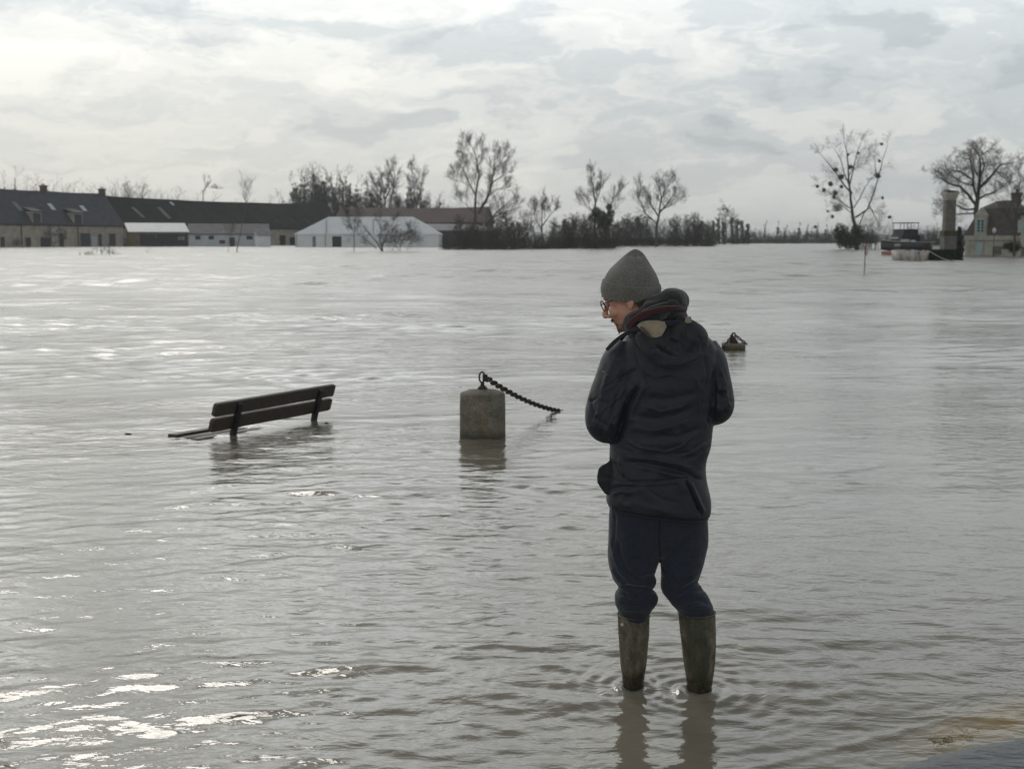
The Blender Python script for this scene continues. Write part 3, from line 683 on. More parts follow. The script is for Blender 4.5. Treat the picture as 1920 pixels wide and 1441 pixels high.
def simple_tree(px, Y, top, base_z, width_px, seed, style, label, name='bare_tree', group=None, stems=1, mc=None, rmin=None):
    rs = np.random.RandomState(seed); k = Y / F; H = (HOR - top) * k + CAM_H; W = width_px * k
    tr = []; cr = []; b0 = gx(px, Y); rmin = rmin or Y / 1280 * .055
    for s_ in range(stems):
        b = b0 + Vector((rs.uniform(-.3, .3), rs.uniform(-.3, .3), 0)) * (stems > 1) * W * .5; b.z = base_z
        q = b.copy(); d = Vector((rs.normal() * .06, rs.normal() * .06, 1)); hh = H * (rs.uniform(.8, 1.0) if stems > 1 else 1)
        tr.append([]); n = 10; r = max(rmin * 2, H * .018); lo = {'oak': .25, 'poplar': .12, 'shrub': .05, 'tall': .35}[style]
        for i in range(n):
            d = (d + Vector((rs.normal() * .05, rs.normal() * .05, .1))).normalized(); q2 = q + d * hh * .88 / n
            tr[-1].append((tuple(q), tuple(q2), r * (1 - .9 * i / n), r * (1 - .9 * (i + 1) / n))); q = q2; fr = (i + 1) / n
            if fr > lo:
                shape = {'oak': math.sin(min(1, (fr - lo) / (1 - lo) * .8 + .25) * math.pi) ** .6, 'poplar': .8 * (1.1 - fr) + .1, 'shrub': 1.0 - .4 * fr, 'tall': .9 * math.sin(min(1, (fr - lo) / (1 - lo) * .75 + .3) * math.pi)}[style]
                nb = {'oak': 4, 'poplar': 4, 'shrub': 4, 'tall': 3}[style]
                for j in range(nb):
                    an = rs.uniform(0, 6.28); elv = {'oak': .35, 'poplar': 1.6, 'shrub': .7, 'tall': .9}[style]
                    dd = Vector((math.cos(an), math.sin(an), elv + rs.normal() * .2)).normalized()
                    L = W * .5 * max(.15, shape) * rs.uniform(.7, 1.1)
                    grow(cr, q, dd, L * .62, max(rmin, r * (1 - .9 * fr) * .5), 3 if style in ('oak', 'tall') else 2, rs, .10 if style != 'poplar' else .3, .22, 3, .75, rmin, .6)
        grow(cr, q, d, hh * .13, rmin * 1.5, 2, rs, .1, .3, 3, .8, rmin, .6)
    return finish_tree(name, b0, tr, cr, label, 'tree', group, None, mc)
def copy_tree(o, loc, sc=(1, 1, 1), rz=0, label=None):
    c = o.copy(); COL.objects.link(c); c.location = loc; c.scale = sc; c.rotation_euler = (0, 0, rz)
    if label: c['label'] = label
    for ch in list(o.children): d = ch.copy(); COL.objects.link(d); d.parent = c; d.matrix_parent_inverse = ch.matrix_parent_inverse
    return c

# saplings showing above the farm roofs
gl = 'thin bare sapling rising behind the long farm roofs on the left'; gg = 'saplings behind the farm roofs'
prot = [simple_tree(20, 400, 322, .1, 34, 50 + i, ('poplar', 'poplar', 'tall')[i], gl, 'sapling', gg, mc=M_twigr) for i in range(3)]
rs = np.random.RandomState(17)
tops = [(4, 320), (18, 330), (29, 322), (42, 328), (55, 338), (66, 334), (74, 341), (92, 343), (103, 346), (116, 344), (124, 350), (138, 352), (147, 346), (160, 355), (172, 350), (184, 362), (207, 350), (216, 352), (226, 345),
        (268, 352), (280, 362), (296, 366), (306, 358), (330, 356), (345, 362), (362, 362), (398, 366), (410, 372), (425, 378), (500, 372), (515, 372), (532, 366)]
for i, (px, top) in enumerate(tops):
    Y = 402 + rs.uniform(-4, 25); H = (HOR - top) * Y / F + CAM_H; src = prot[i % 3]
    H0 = (HOR - 322) * 400 / F + CAM_H; q = gx(px, Y); q.z = 0
    if i < 3: src.location = q; src.scale = (1, 1, H / H0)
    else: copy_tree(src, q, (rs.uniform(.8, 1.3), 1, H / H0), rs.uniform(0, 6))
simple_tree(250, 398, 340, .1, 62, 61, 'shrub', 'rounded reddish bare tree above the barn roof right of the red chimney', 'bare_tree', stems=3, mc=M_twigr)
traced('bare_tree', 400, [([(380, 440), (381, 372), (381, 358), (392, 345)], .25, .1), ([(381, 358), (386, 350), (402, 352)], .1, .05)], 3, 'small crooked bare tree sticking up above the middle of the barn roof', twl=1.8, rmin=.04, lv=2, dens=.5)
# ivy clad group
for i, (px, top, wpx) in enumerate(((570, 332, 44), (592, 320, 50), (612, 318, 46), (634, 322, 44), (652, 326, 40))):
    simple_tree(px, 400, top, .1, wpx, 70 + i, 'oak', 'bare tree of the ivy clad clump behind the end of the barn roof', 'ivy_clad_tree', 'ivy clad trees behind the barn')
    rs = np.random.RandomState(i); o = scene.collection.objects[-1]
    root = [q for q in COL.objects if q.name.startswith('ivy_clad_tree')][-1]
    if i: ys_ = np.linspace(344, 406, 60); leafcloud('ivy', [P(px + (y - 396) * (-.12, -.22, .08, .25, -.1)[i] + rs.normal() * (.8 + (y - 344) * .05), y, 399) for y in ys_], [rs.uniform(.2, .5) * (.5 + (y - 344) / 50) for y in ys_], 3600, .12, M_ivy, root, rs)
traced('bare_tree', 380, [([(722, 440), (722, 380), (720, 355), (716, 335)], .4, .08), ([(722, 375), (735, 350), (742, 330), (740, 320)], .2, .06), ([(722, 372), (705, 352), (698, 340)], .15, .05)], 6, 'spreading bare tree behind the red roof left of two thin ones', lev=3, twl=2.3, rmin=.022)
traced('bare_tree', 380, [([(733, 440), (731, 385), (738, 352), (728, 330), (735, 315)], .28, .08)], 7, 'thin bent bare tree behind the red roof with a small high crown', lev=3, twl=2.4, rmin=.022)
traced('bare_tree', 380, [([(782, 440), (782, 385), (778, 370), (775, 345), (772, 318)], .30, .07), ([(782, 380), (788, 360), (790, 335)], .2, .06)], 8, 'bare forked tree behind the red roof nearest to the tall twin stemmed tree', lev=3, twl=2.5, rmin=.022)
for i, (px, top, wpx) in enumerate(((680, 352, 40), (700, 360, 36), (752, 356, 40), (765, 362, 34), (800, 362, 34), (820, 370, 34), (835, 384, 30))):
    simple_tree(px, 385, top, .1, wpx, 90 + i, 'shrub', 'low bare bushy tree filling the gaps behind the red roof', 'bare_tree', 'low trees behind the red roof', 3)
traced('bare_tree', 330, [([(893, 470), (891, 390), (893, 362), (898, 330), (893, 295), (885, 275)], .55, .08), ([(897, 400), (912, 375), (920, 350), (925, 320), (928, 290)], .42, .07), ([(893, 368), (884, 352), (875, 335), (868, 312)], .22, .05),
        ([(893, 320), (902, 300), (905, 280)], .15, .05), ([(925, 320), (938, 305), (946, 292)], .14, .04), ([(921, 345), (935, 335), (950, 325)], .14, .04), ([(912, 372), (930, 355), (945, 350)], .16, .04), ([(880, 348), (866, 340), (858, 330)], .1, .03),
        ([(875, 330), (865, 312), (862, 298)], .1, .03), ([(893, 300), (880, 285), (872, 275)], .1, .03), ([(910, 420), (935, 395), (958, 375)], .22, .05), ([(908, 425), (930, 405), (965, 392)], .2, .05), ([(890, 400), (875, 385), (862, 372)], .15, .04)],
       12, 'tallest bare tree with two upright stems forking above the barns', lev=2, twl=2.5, rmin=.02, dens=.9, kids=3, dep=.35)
rs = np.random.RandomState(55); gl = 'leafless tree woven into the low wood behind the barn roofs'; gg = 'wood behind the barn roofs'
pw = [simple_tree(640, 392, 330, .1, 46, 300 + i, ('oak', 'shrub', 'oak')[i], gl, 'woodland_tree', gg, stems=1 + (i == 1), rmin=.027) for i in range(3)]
H0 = (HOR - 330) * 392 / F + CAM_H
wl = [(538, 362), (548, 346), (556, 334), (566, 326), (578, 320), (588, 326), (596, 316), (610, 318), (640, 318), (584, 336), (601, 322), (622, 320), (628, 334), (645, 324), (660, 336), (672, 346), (688, 350), (706, 346), (716, 356), (712, 330), (726, 322), (742, 342), (750, 336), (758, 346), (776, 332), (788, 340), (770, 356), (792, 356), (806, 360), (818, 366), (832, 380), (848, 388), (880, 384), (940, 380), (955, 392)]
for i, (px, top) in enumerate(wl):
    Y = 386 + rs.uniform(-4, 14); H = (HOR - top) * Y / F + CAM_H; q = gx(px, Y); q.z = 0; k = H / H0
    if i < 3: pw[i].location = q; pw[i].scale = (k, k, k)
    else: copy_tree(pw[i % 3], q, (k * rs.uniform(.9, 1.2), k, k), rs.uniform(0, 6))
rs = np.random.RandomState(56); gl = 'leafless tree rising out of the scrub belt on the far bank'; gg = 'trees in the scrub belt'
pw = [simple_tree(1060, 232, 400, .0, 44, 320 + i, ('shrub', 'oak', 'shrub')[i], gl, 'scrub_tree', gg, stems=2, rmin=.014) for i in range(3)]
H0 = (HOR - 400) * 232 / F + CAM_H
wl = [(858, 404), (884, 412), (925, 402), (950, 398), (968, 408), (985, 414), (1040, 410), (1062, 402), (1078, 398), (1092, 404), (1138, 400), (1160, 408), (1180, 402), (1195, 396), (1262, 400), (1284, 404), (1310, 406), (1322, 412)]
for i, (px, top) in enumerate(wl):
    Y = (212 if px < 1000 else 230 if px < 1150 else 298) + rs.uniform(0, 10); H = (HOR - top) * Y / F + CAM_H; q = gx(px, Y); q.z = 0; k = H / H0
    if i < 3: pw[i].location = q; pw[i].scale = (k, k, k)
    else: copy_tree(pw[i % 3], q, (k * rs.uniform(.9, 1.3), k, k), rs.uniform(0, 6))
# mid bank trees
traced('bare_tree', 222, [([(1017, 468), (1016, 430), (1016, 400), (1018, 384)], .18, .04), ([(1016, 430), (1004, 410), (998, 396)], .1, .03), ([(1016, 425), (1030, 405), (1038, 396)], .1, .03), ([(1008, 466), (1000, 440), (990, 425)], .08, .03)], 13, 'small round bare tree between the barns and the scrub', lev=2, twl=1.6, rmin=.016)
a = traced('bare_tree', 225, [([(1117, 468), (1115, 420), (1116, 380), (1112, 345), (1108, 330)], .28, .05), ([(1115, 385), (1124, 360), (1126, 345)], .12, .03), ([(1118, 430), (1140, 400), (1150, 372), (1160, 358)], .16, .04), ([(1115, 400), (1100, 385), (1094, 375)], .1, .03)], 14, 'tall bare tree with an ivy mass round its trunk in mid bank', lev=3, twl=1.6, rmin=.014)
rs = np.random.RandomState(5)
leafcloud('ivy', [P(1118, 398, 225), P(1126, 404, 225), P(1140, 410, 225), P(1146, 400, 225), P(1112, 408, 225), P(1130, 415, 225), P(1142, 388, 225)], [.9, 1.0, 1.1, .7, .9, 1.2, .6], 5200, .085, M_ivy, a, rs)
a = traced('bare_tree', 290, [([(1231, 466), (1231, 425), (1236, 400), (1240, 370), (1236, 350)], .42, .07), ([(1234, 405), (1222, 385), (1212, 372)], .2, .05), ([(1236, 400), (1252, 380), (1264, 362)], .2, .05), ([(1232, 420), (1210, 400), (1198, 375), (1196, 355)], .16, .04), ([(1236, 395), (1258, 385), (1272, 375)], .16, .04), ([(1240, 372), (1250, 352), (1254, 345)], .12, .04)], 15, 'broad rounded bare tree standing free in the middle of the far bank', lev=3, twl=2.1, rmin=.018, kids=3)
simple_tree(1298, 330, 400, .1, 46, 103, 'shrub', 'low arching bare tree just right of the broad rounded one', stems=2)
simple_tree(1358, 430, 378, .1, 50, 104, 'oak', 'light feathery bare tree above a row of ivy columns')
for i, (px, top) in enumerate(((1338, 416), (1347, 414), (1356, 418), (1373, 412), (1382, 414), (1392, 418), (1401, 424))):
    q = gx(px, 440); e = empty('ivy_column_tree', q, 'short ivy covered stump of the dark row on the far bank', 'tree', 'ivy covered stumps in a row'); rs = np.random.RandomState(30 + i)
    mb = MB(); mb.tube([q, P(px, top, 440)], .2, 6); mb.build('trunk', M_bark, e)
    leafcloud('crown', [P(px + rs.normal() * 1.2, y, 440) for y in range(top, 460, 6)], [rs.uniform(.55, 1.0) for _ in range(len(range(top, 460, 6)))], 1000, .16, M_ivy, e, rs)
gl = 'slender bare poplar of the faraway row on the flooded plain'; gg = 'poplars on the far plain'
prot2 = [simple_tree(1432, 520, 415, .1, 17, 120 + i, ('tall', 'poplar')[i], gl, 'poplar', gg, stems=1 + i, rmin=.04) for i in range(2)]
rs = np.random.RandomState(4)
for i, (px, top) in enumerate(((1413, 430), (1432, 416), (1452, 418), (1470, 424), (1491, 420), (1511, 422), (1519, 428), (1530, 420), (1541, 424), (1552, 426), (1562, 420), (1700, 428), (1712, 424), (1724, 430), (1736, 426), (1748, 428), (1800, 424))):
    Y = 510 + rs.uniform(0, 60); H = (HOR - top) * Y / F + CAM_H; H0 = (HOR - 415) * 520 / F + CAM_H; q = gx(px, Y); q.z = 0
    if i < 2: prot2[i].location = q; prot2[i].scale = (1, 1, H / H0)
    else: copy_tree(prot2[i % 2], q, (rs.uniform(.9, 1.3), 1, H / H0), rs.uniform(0, 6))

# mistletoe tree
limbs = [([(1607, 470), (1606, 440), (1600, 410), (1597, 385), (1594, 365), (1592, 340), (1590, 310), (1588, 285), (1583, 268)], .34, .04), ([(1594, 360), (1580, 345), (1568, 325), (1555, 310), (1540, 292)], .14, .03), ([(1593, 350), (1582, 325), (1575, 300), (1564, 282)], .12, .03),
         ([(1593, 345), (1598, 320), (1603, 290), (1609, 272)], .11, .03), ([(1597, 392), (1580, 380), (1562, 365), (1545, 352)], .10, .02), ([(1598, 400), (1585, 390), (1570, 372)], .08, .02), ([(1601, 390), (1612, 372), (1622, 350), (1630, 340)], .10, .03), ([(1603, 408), (1625, 392), (1636, 360), (1643, 335), (1650, 300), (1657, 275)], .15, .03),
         ([(1643, 335), (1640, 310), (1637, 295)], .08, .02), ([(1592, 330), (1601, 312), (1618, 292)], .08, .02), ([(1630, 385), (1640, 405), (1648, 420)], .08, .03), ([(1612, 420), (1620, 400), (1628, 390), (1640, 395)], .1, .03)]
mt = traced('mistletoe_tree', 205, limbs, 21, 'tall bare tree hung with round mistletoe clumps left of the boats', lev=2, twl=1.7, rmin=.011, dens=.5, up=.02, spread=.7, mc=mat('grey_twigs', (.15, .14, .12), .9, .2, 1), dep=.2)
for i, (px, py, s_) in enumerate(((1567, 319, 4.6), (1577, 331, 5.2), (1557, 345, 5), (1545, 357, 4), (1532, 349, 3), (1566, 361, 4.4), (1564, 370, 3), (1570, 390, 9.5), (1561, 406, 3), (1594, 312, 4.5), (1646, 329, 5.5), (1609, 287, 2.5), (1590, 290, 2.5), (1653, 270, 2.5), (1649, 302, 2.6), (1655, 371, 2.4), (1529, 425, 3), (1578, 350, 3.2), (1595, 362, 3.5), (1552, 396, 2.2), (1668, 407, 3))):
    rs = np.random.RandomState(200 + i); s2 = s_ * 1.15 * 205 / F
    leafcloud('mistletoe', [P(px, py, 205 + rs.uniform(-1, 1)) + rv(rs) * s2 * .3 for _ in range(4)], s2 * .75, int(220 + s2 * 900), .055, M_mistle, mt, rs)
rs = np.random.RandomState(41); bb = []
e = empty('evergreen_bush', gx(1590, 204), 'dark evergreen bush round the foot of the mistletoe tree', 'bush')
leafcloud('foliage', [P(1590 + rs.normal() * 11, 447 + rs.normal() * 9, 203 + rs.normal()) for _ in range(30)], [rs.uniform(.5, 1.0) for _ in range(30)], 9000, .085, M_ivy, e, rs)
cr = []; 
for i in range(60):
    q = gx(1618 + rs.normal() * 16, 207 + rs.normal() * 1.5); grow(cr, q, Vector((rs.normal() * .3, rs.normal() * .3, 1)), rs.uniform(1.2, 3.0), .03, 2, rs, .1, .3, 3, .8, .012)
tag(mkobj('brown_bush', seg_mesh('brown_bush', cr, 3), M_twigr), 'brown twiggy bush between the mistletoe tree and the black boat', 'bush')

# oak behind the column and tree before the manor
traced('bare_tree', 145, [([(1832, 470), (1831, 420), (1830, 395), (1834, 360), (1838, 330), (1838, 300), (1833, 286)], .42, .05), ([(1830, 385), (1815, 365), (1800, 350), (1780, 345), (1765, 335), (1752, 327)], .18, .03), ([(1832, 372), (1822, 350), (1818, 325), (1808, 300), (1795, 298)], .18, .03), ([(1834, 355), (1848, 338), (1860, 322), (1866, 310), (1895, 305)], .18, .03),
        ([(1838, 330), (1850, 310), (1846, 290), (1868, 276)], .12, .03), ([(1833, 375), (1850, 365), (1870, 360), (1885, 352)], .14, .03), ([(1829, 392), (1810, 392), (1790, 380), (1780, 375)], .13, .03), ([(1830, 400), (1808, 400), (1790, 402), (1778, 395)], .10, .02), ([(1820, 335), (1805, 322), (1790, 318), (1778, 330)], .12, .03), ([(1824, 348), (1800, 340), (1785, 328)], .1, .03), ([(1866, 318), (1880, 330), (1892, 335)], .08, .02), ([(1833, 330), (1824, 310), (1828, 285)], .1, .03)],
       22, 'gnarled spreading oak without leaves behind the stone column and lodge', lev=2, twl=1.15, rmin=.010, dens=1.0, spread=.9, wig=.35, up=.06)
traced('bare_tree', 113, [([(1901, 480), (1902, 455), (1902, 425), (1905, 400), (1910, 370), (1912, 345), (1914, 330)], .12, .02), ([(1902, 430), (1895, 410), (1886, 390)], .06, .015), ([(1903, 420), (1914, 400), (1922, 380)], .06, .015), ([(1904, 405), (1898, 380), (1897, 350)], .05, .012), ([(1907, 390), (1920, 360), (1925, 340)], .05, .012)],
       23, 'narrow upright young tree in front of the manor wall', lev=3, twl=.9, rmin=.006, up=.15, mc=M_twigr)
rs = np.random.RandomState(9)
e = empty('round_shrub', gx(1893, 114), 'dense dark shrub at the foot of the young tree', 'bush')
leafcloud('foliage', [P(1897 + rs.normal() * 7, 462 + rs.normal() * 4, 114) for _ in range(14)], .35, 2600, .045, M_ivy, e, rs)
e = empty('dark_conifer', gx(1797, 135), 'dark conifer squeezed between the column and the lodge', 'tree')
mb = MB(); mb.tube([gx(1797, 135), P(1797, 432, 135)], .08, 6); mb.build('trunk', M_bark, e)
leafcloud('crown', [P(1799 + rs.normal() * 4 * (1 - t_) , 468 - 40 * t_, 135) for t_ in np.linspace(0, 1, 14)], [.55 * (1 - .6 * t_) for t_ in np.linspace(0, 1, 14)], 3400, .06, M_hedge, e, rs)

# shrub before the marquee: several stems
traced('bare_shrub', 172, [([(716, 470), (708, 455), (694, 440), (683, 425), (676, 415)], .10, .02), ([(718, 471), (713, 450), (716, 435), (712, 418)], .10, .02), ([(716, 462), (724, 445), (730, 430), (738, 418)], .07, .02), ([(706, 466), (690, 452), (672, 440), (660, 430)], .06, .02), ([(750, 470), (752, 455), (760, 445), (766, 432)], .05, .02), ([(748, 470), (740, 455), (738, 445)], .05, .02), ([(762, 470), (768, 458), (775, 448)], .04, .015), ([(735, 470), (742, 460), (750, 448)], .04, .015)],
       31, 'wide bare shrub with crossing dark stems in front of the marquee', 'shrub', lev=3, twl=1.15, rmin=.009, up=.04, wig=.3, mc=M_twigr, kids=3)
traced('sapling', 168, [([(664, 474), (664, 440), (667, 410), (668, 385)], .05, .012), ([(665, 440), (655, 420), (650, 408)], .03, .01)], 32, 'thin pale sapling standing in the water left of the bare shrub', 'tree', lev=2, twl=1.1, rmin=.008, up=.1)
traced('sapling', 165, [([(444, 475), (447, 455), (452, 430), (458, 405), (461, 380), (462, 378)], .07, .02), ([(462, 380), (456, 365), (455, 355)], .03, .01), ([(461, 380), (468, 370), (472, 360)], .03, .01), ([(446, 460), (436, 440), (430, 430)], .03, .01), ([(428, 474), (430, 455), (436, 440)], .03, .01)], 33, 'leaning ochre stemmed sapling in the water before the low outbuilding', 'tree', lv=2, dens=.6, twl=1.5, rmin=.012, mt=mat('ochre_bark', (.15, .115, .065), .9), mc=M_twigr)
traced('sapling', 260, [([(100, 466), (104, 452), (110, 440)], .08, .03), ([(100, 466), (97, 450), (94, 440)], .06, .03), ([(104, 455), (118, 448)], .05, .03)], 34, 'small crooked bush against the farmhouse wall', 'bush', lev=2, twl=1.2, rmin=.014)
def twigclump(cx, py, wpx, hpx, n, seed, name, label, m=None, cat='bush', r=.012, lev=2, up=.08):
    g0 = G(cx, py); k = g0.y / F; rs = np.random.RandomState(seed); cr = []
    for i in range(n):
        q = g0 + Vector((rs.normal() * wpx * k * .35, rs.normal() * wpx * k * .12, -.05)); grow(cr, q, Vector((rs.normal() * .45, rs.normal() * .45, 1)), hpx * k * rs.uniform(.35, .8), r * 1.6, lev, rs, up, .3, 3, .8, r)
    return tag(mkobj(name, seg_mesh(name, cr, 3), m or M_twigr), label, cat)
twigclump(163, 478, 22, 8, 16, 41, 'drowned_shrub', 'tips of a drowned shrub left of three similar ones in open water', lev=1)
twigclump(193, 478, 30, 22, 14, 42, 'drowned_shrub', 'taller bundle of drowned twigs beside the leftmost shrub tips', lev=1, up=.2)
twigclump(212, 478, 16, 10, 10, 43, 'drowned_shrub', 'low dark twigs right of the taller drowned bundle', lev=1)
twigclump(280, 474, 30, 20, 8, 44, 'drowned_shrub', 'sparse pale reeds standing alone before the open shed', lev=0, up=.2, r=.008)
twigclump(25, 463, 26, 16, 14, 45, 'wall_shrub', 'rounded dark shrub by the leftmost farmhouse door')
# hedge and brambles in front of the open shed
# scrub belts: a mass nobody could count
def scrub(px0, px1, Y, topf, n, seed, label, m, dense=2, r=None):
    rs = np.random.RandomState(seed); cr = []; r = r or Y / 1280 * .06
    for i in range(n):
        px = rs.uniform(px0, px1); YY = Y + rs.uniform(0, 14); top = topf(px) ; H = (HOR - top) * YY / F + CAM_H
        q = gx(px, YY); q.z = -.2
        for _ in range(2): grow(cr, q + Vector((rs.normal() * .5, 0, 0)), Vector((rs.normal() * .5, rs.normal() * .3, 1)), H * rs.uniform(.12, .3), r, dense, rs, .05, .35, 3, .9, r, .7)
        grow(cr, q, Vector((rs.normal() * .2, rs.normal() * .2, 1)), H * rs.uniform(.35, .72), r * 2, dense, rs, .12, .28, 3, .75, r, .6)
    return tag(mkobj('scrub', seg_mesh('scrub', cr, 3), m), label, 'scrub', kind='stuff')
def interp(pts): 
    xs = [p[0] for p in pts]; ys = [p[1] for p in pts]; return lambda x: float(np.interp(x, xs, ys))
M_scrub = mat('scrub_twigs', (.075, .066, .050), .95, .35, .3, col2=(.045, .045, .030))
scrub(832, 965, 200, interp([(832, 440), (850, 425), (870, 418), (930, 418), (965, 425)]), 190, 1, 'dense olive brown scrub right of the marquee', M_scrub)
scrub(955, 1060, 214, interp([(955, 425), (990, 430), (1030, 432), (1060, 436)]), 130, 2, 'brown scrub round the small round tree', M_scrub)
scrub(1040, 1155, 222, interp([(1040, 435), (1075, 412), (1100, 405), (1145, 410), (1155, 430)]), 230, 3, 'tall dense scrub under the ivy massed tree', M_scrub)
scrub(1145, 1335, 300, interp([(1145, 425), (1170, 415), (1200, 412), (1260, 412), (1300, 418), (1325, 420), (1335, 432)]), 300, 4, 'scrub belt round the broad bare tree', M_scrub)
scrub(540, 900, 392, interp([(540, 372), (600, 380), (700, 378), (800, 380), (900, 392)]), 260, 5, 'thicket of bare trees behind the barn roofs', M_scrub)
scrub(1325, 1640, 485, interp([(1325, 432), (1400, 430), (1440, 434), (1560, 432), (1640, 430)]), 420, 6, 'low far scrub along the flooded plain', M_scrub)
scrub(1660, 1810, 330, interp([(1660, 435), (1700, 428), (1760, 425), (1810, 425)]), 200, 7, 'distant thicket behind the boats and column', M_scrub)
scrub(236, 345, 280, interp([(236, 444), (270, 446), (345, 446)]), 60, 8, 'brambles in front of the open shed', M_scrub)
scrub(-30, 345, 405, interp([(-30, 348), (60, 352), (130, 362), (200, 364), (250, 356), (300, 372), (345, 378)]), 300, 9, 'low leafless wood behind the farmhouse and barn ridge', M_scrub)
# ---------------------------------------------------------------- boats, pole, hedge
M_blackhull = mat('black_hull', (.045, .043, .042), .5, .3, 2)
M_orange = mat('orange_hull', (.36, .13, .075), .5, .15, 2)
M_tarp = mat('dark_tarp', (.022, .024, .032), .5, .3, 3)
M_rust = mat('rust', (.16, .07, .045), .85, .4, 8)
M_dirtywhite = mat('dirty_white_hull', (.50, .49, .46), .5, .3, 2.2, col2=(.20, .12, .09), stretch=(1.6, 1.6, .5))
def hull(c, heading, L, B, zs, name, m, parent, bowrise=.4, sections=12):
    """zs: list of (z, beam factor); heading: direction of the bow"""
    hd = Vector((math.cos(heading), math.sin(heading), 0)); sd_ = Vector((-hd.y, hd.x, 0)); rings = []
    for z, bf in zs:
        ring = []
        for i in range(sections * 2):
            a = 2 * math.pi * i / (sections * 2); u = math.cos(a); v = math.sin(a)
            bw = (1 - max(0, u) ** 2.2) if u > 0 else 1 - .35 * abs(u) ** 4
            y = B / 2 * bf * bw * (1 if v > 0 else -1) * min(1, abs(v) * 1.6); x = L / 2 * u * (1 if z > 0 else .96)
            ring.append(c + hd * x + sd_ * y + Vector((0, 0, z + (bowrise * max(0, u) ** 2 if z > .3 else 0))))
        rings.append(ring)
    mb = MB(); mb.loft(rings); return mb.build(name, m, parent, True), hd, sd_
bc = G(1698, 478); bc.z = 0; Yb = bc.y; kb = Yb / F
boat = empty('cabin_boat', bc, 'moored black cabin boat with an orange waterline and open wheelhouse', 'boat')
h_, hd, sd_ = hull(bc, R(205), 6.6, 2.3, [(-.3, .8), (.0, .92), (.38, .97)], 'lower_hull', M_orange, boat, 0)
hull(bc, R(205), 6.7, 2.35, [(.38, .98), (.85, 1.0), (1.30, 1.04), (1.31, .95), (1.1, .9)], 'hull', M_blackhull, boat, .22)
mb = MB(); 
for a in (-1, 1): mb.tube([bc + hd * t_ + sd_ * a * 1.12 * (1 - max(0, t_ / 3.3) ** 2.2) + Vector((0, 0, 1.35 + .22 * max(0, t_ / 3.3) ** 2)) for t_ in np.linspace(-2.9, 3.2, 12)], .05, 6)
mb.build('gunwale', mat('pale_rail', (.40, .40, .39), .5, .2, 3), boat)
rotb = Matrix((hd, sd_, Vector((0, 0, 1)))).transposed()
cc = P(1698, 437, Yb); cc.z = 0
mb = MB(); mb.box(cc + Vector((0, 0, 1.65)), (2.6, 1.8, .9), rotb, .95); cab = mb.build('cabin', M_tarp, boat, bevel=.05)
mb = MB(); mb.box(cc + Vector((0, 0, 2.35)), (2.0, 1.65, .65), rotb, .92); mb.build('windscreen', M_tarp, boat, bevel=.03)
mb = MB(); mb.box(cc + Vector((0, 0, 3.32)), (2.1, 1.75, .09), rotb); mb.build('canopy', M_tarp, boat, bevel=.02)
for i in (-1, 0, 1):
    for j in (-1, 1):
        mb = MB(); mb.tube([cc + hd * i * .95 + sd_ * j * .80 + Vector((0, 0, 2.4)), cc + hd * i * .95 + sd_ * j * .80 + Vector((0, 0, 3.3))], .035, 6); mb.build('post', M_tarp, boat)
for (x, y, s_) in ((1697, 451, (.1, .9, .28)), (1677, 446, (.1, .8, .20)), (1712, 452, (.1, .5, .25))):
    q = P(x, y, Yb - 1.5); mb = MB(); mb.box(q, (s_[1], .06, s_[2])); mb.build('fender_panel', M_white, boat, bevel=.02)
mb = MB(); q = P(1668, 446, Yb); mb.tube([q - Vector((0, 0, .4)), q + Vector((0, 0, 1.1))], .05, 6); mb.build('mast', M_white, boat)
mb = MB(); q = P(1672, 440, Yb); mb.tube([q - Vector((0, 0, .4)), q + Vector((0, 0, 1.9))], .03, 6); mb.build('mast', M_white, boat)
# small white boat nearer, seen from its stern
dc = G(1711, 489); dc.z = 0; dc.y += 1.2; k2 = dc.y / F
dg = empty('white_dinghy', dc, 'battered white dinghy with rust streaks moored before the black boat', 'boat')
hull(dc, R(100), 3.6, 2.45, [(-.25, .72), (.1, .88), (.75, 1.0), (.78, .92), (.45, .84)], 'hull', M_dirtywhite, dg, .1)
for x, m_, w_ in ((1686, M_white, .3), (1693, M_white, .22), (1702, M_rust, .3), (1712, M_white, .4), (1724, M_tarp, .25), (1731, M_white, .2), (1737, M_rust, .3)):
    q = P(x, 474, dc.y - 1.72 + abs(x - 1711) / 30 * .75); mb = MB(); mb.ell(q + Vector((0, 0, -.12)), (w_ * .5, .10, .40), None, 10, 8); mb.build('fender', m_, dg, True)
mb = MB(); mb.box(P(1705, 461, dc.y), (1.9, 1.6, .28)); mb.build('deck_clutter', M_tarp, dg, bevel=.06)
mb = MB(); mb.box(P(1737, 483, dc.y - .9), (.22, .5, .5)); mb.build('rudder', M_rust, dg, bevel=.03)
mb = MB(); p0, p1 = P(1742, 470, 92), P(1790, 491, 90)
mb.tube([p0.lerp(p1, t_) - Vector((0, 0, .12 * math.sin(math.pi * t_))) for t_ in np.linspace(0, 1, 8)], .035, 5)
tag(mb.build('mooring_rope', mat('rope', (.30, .29, .26), .8)), 'slack pale mooring rope running across the clipped hedge', 'rope')
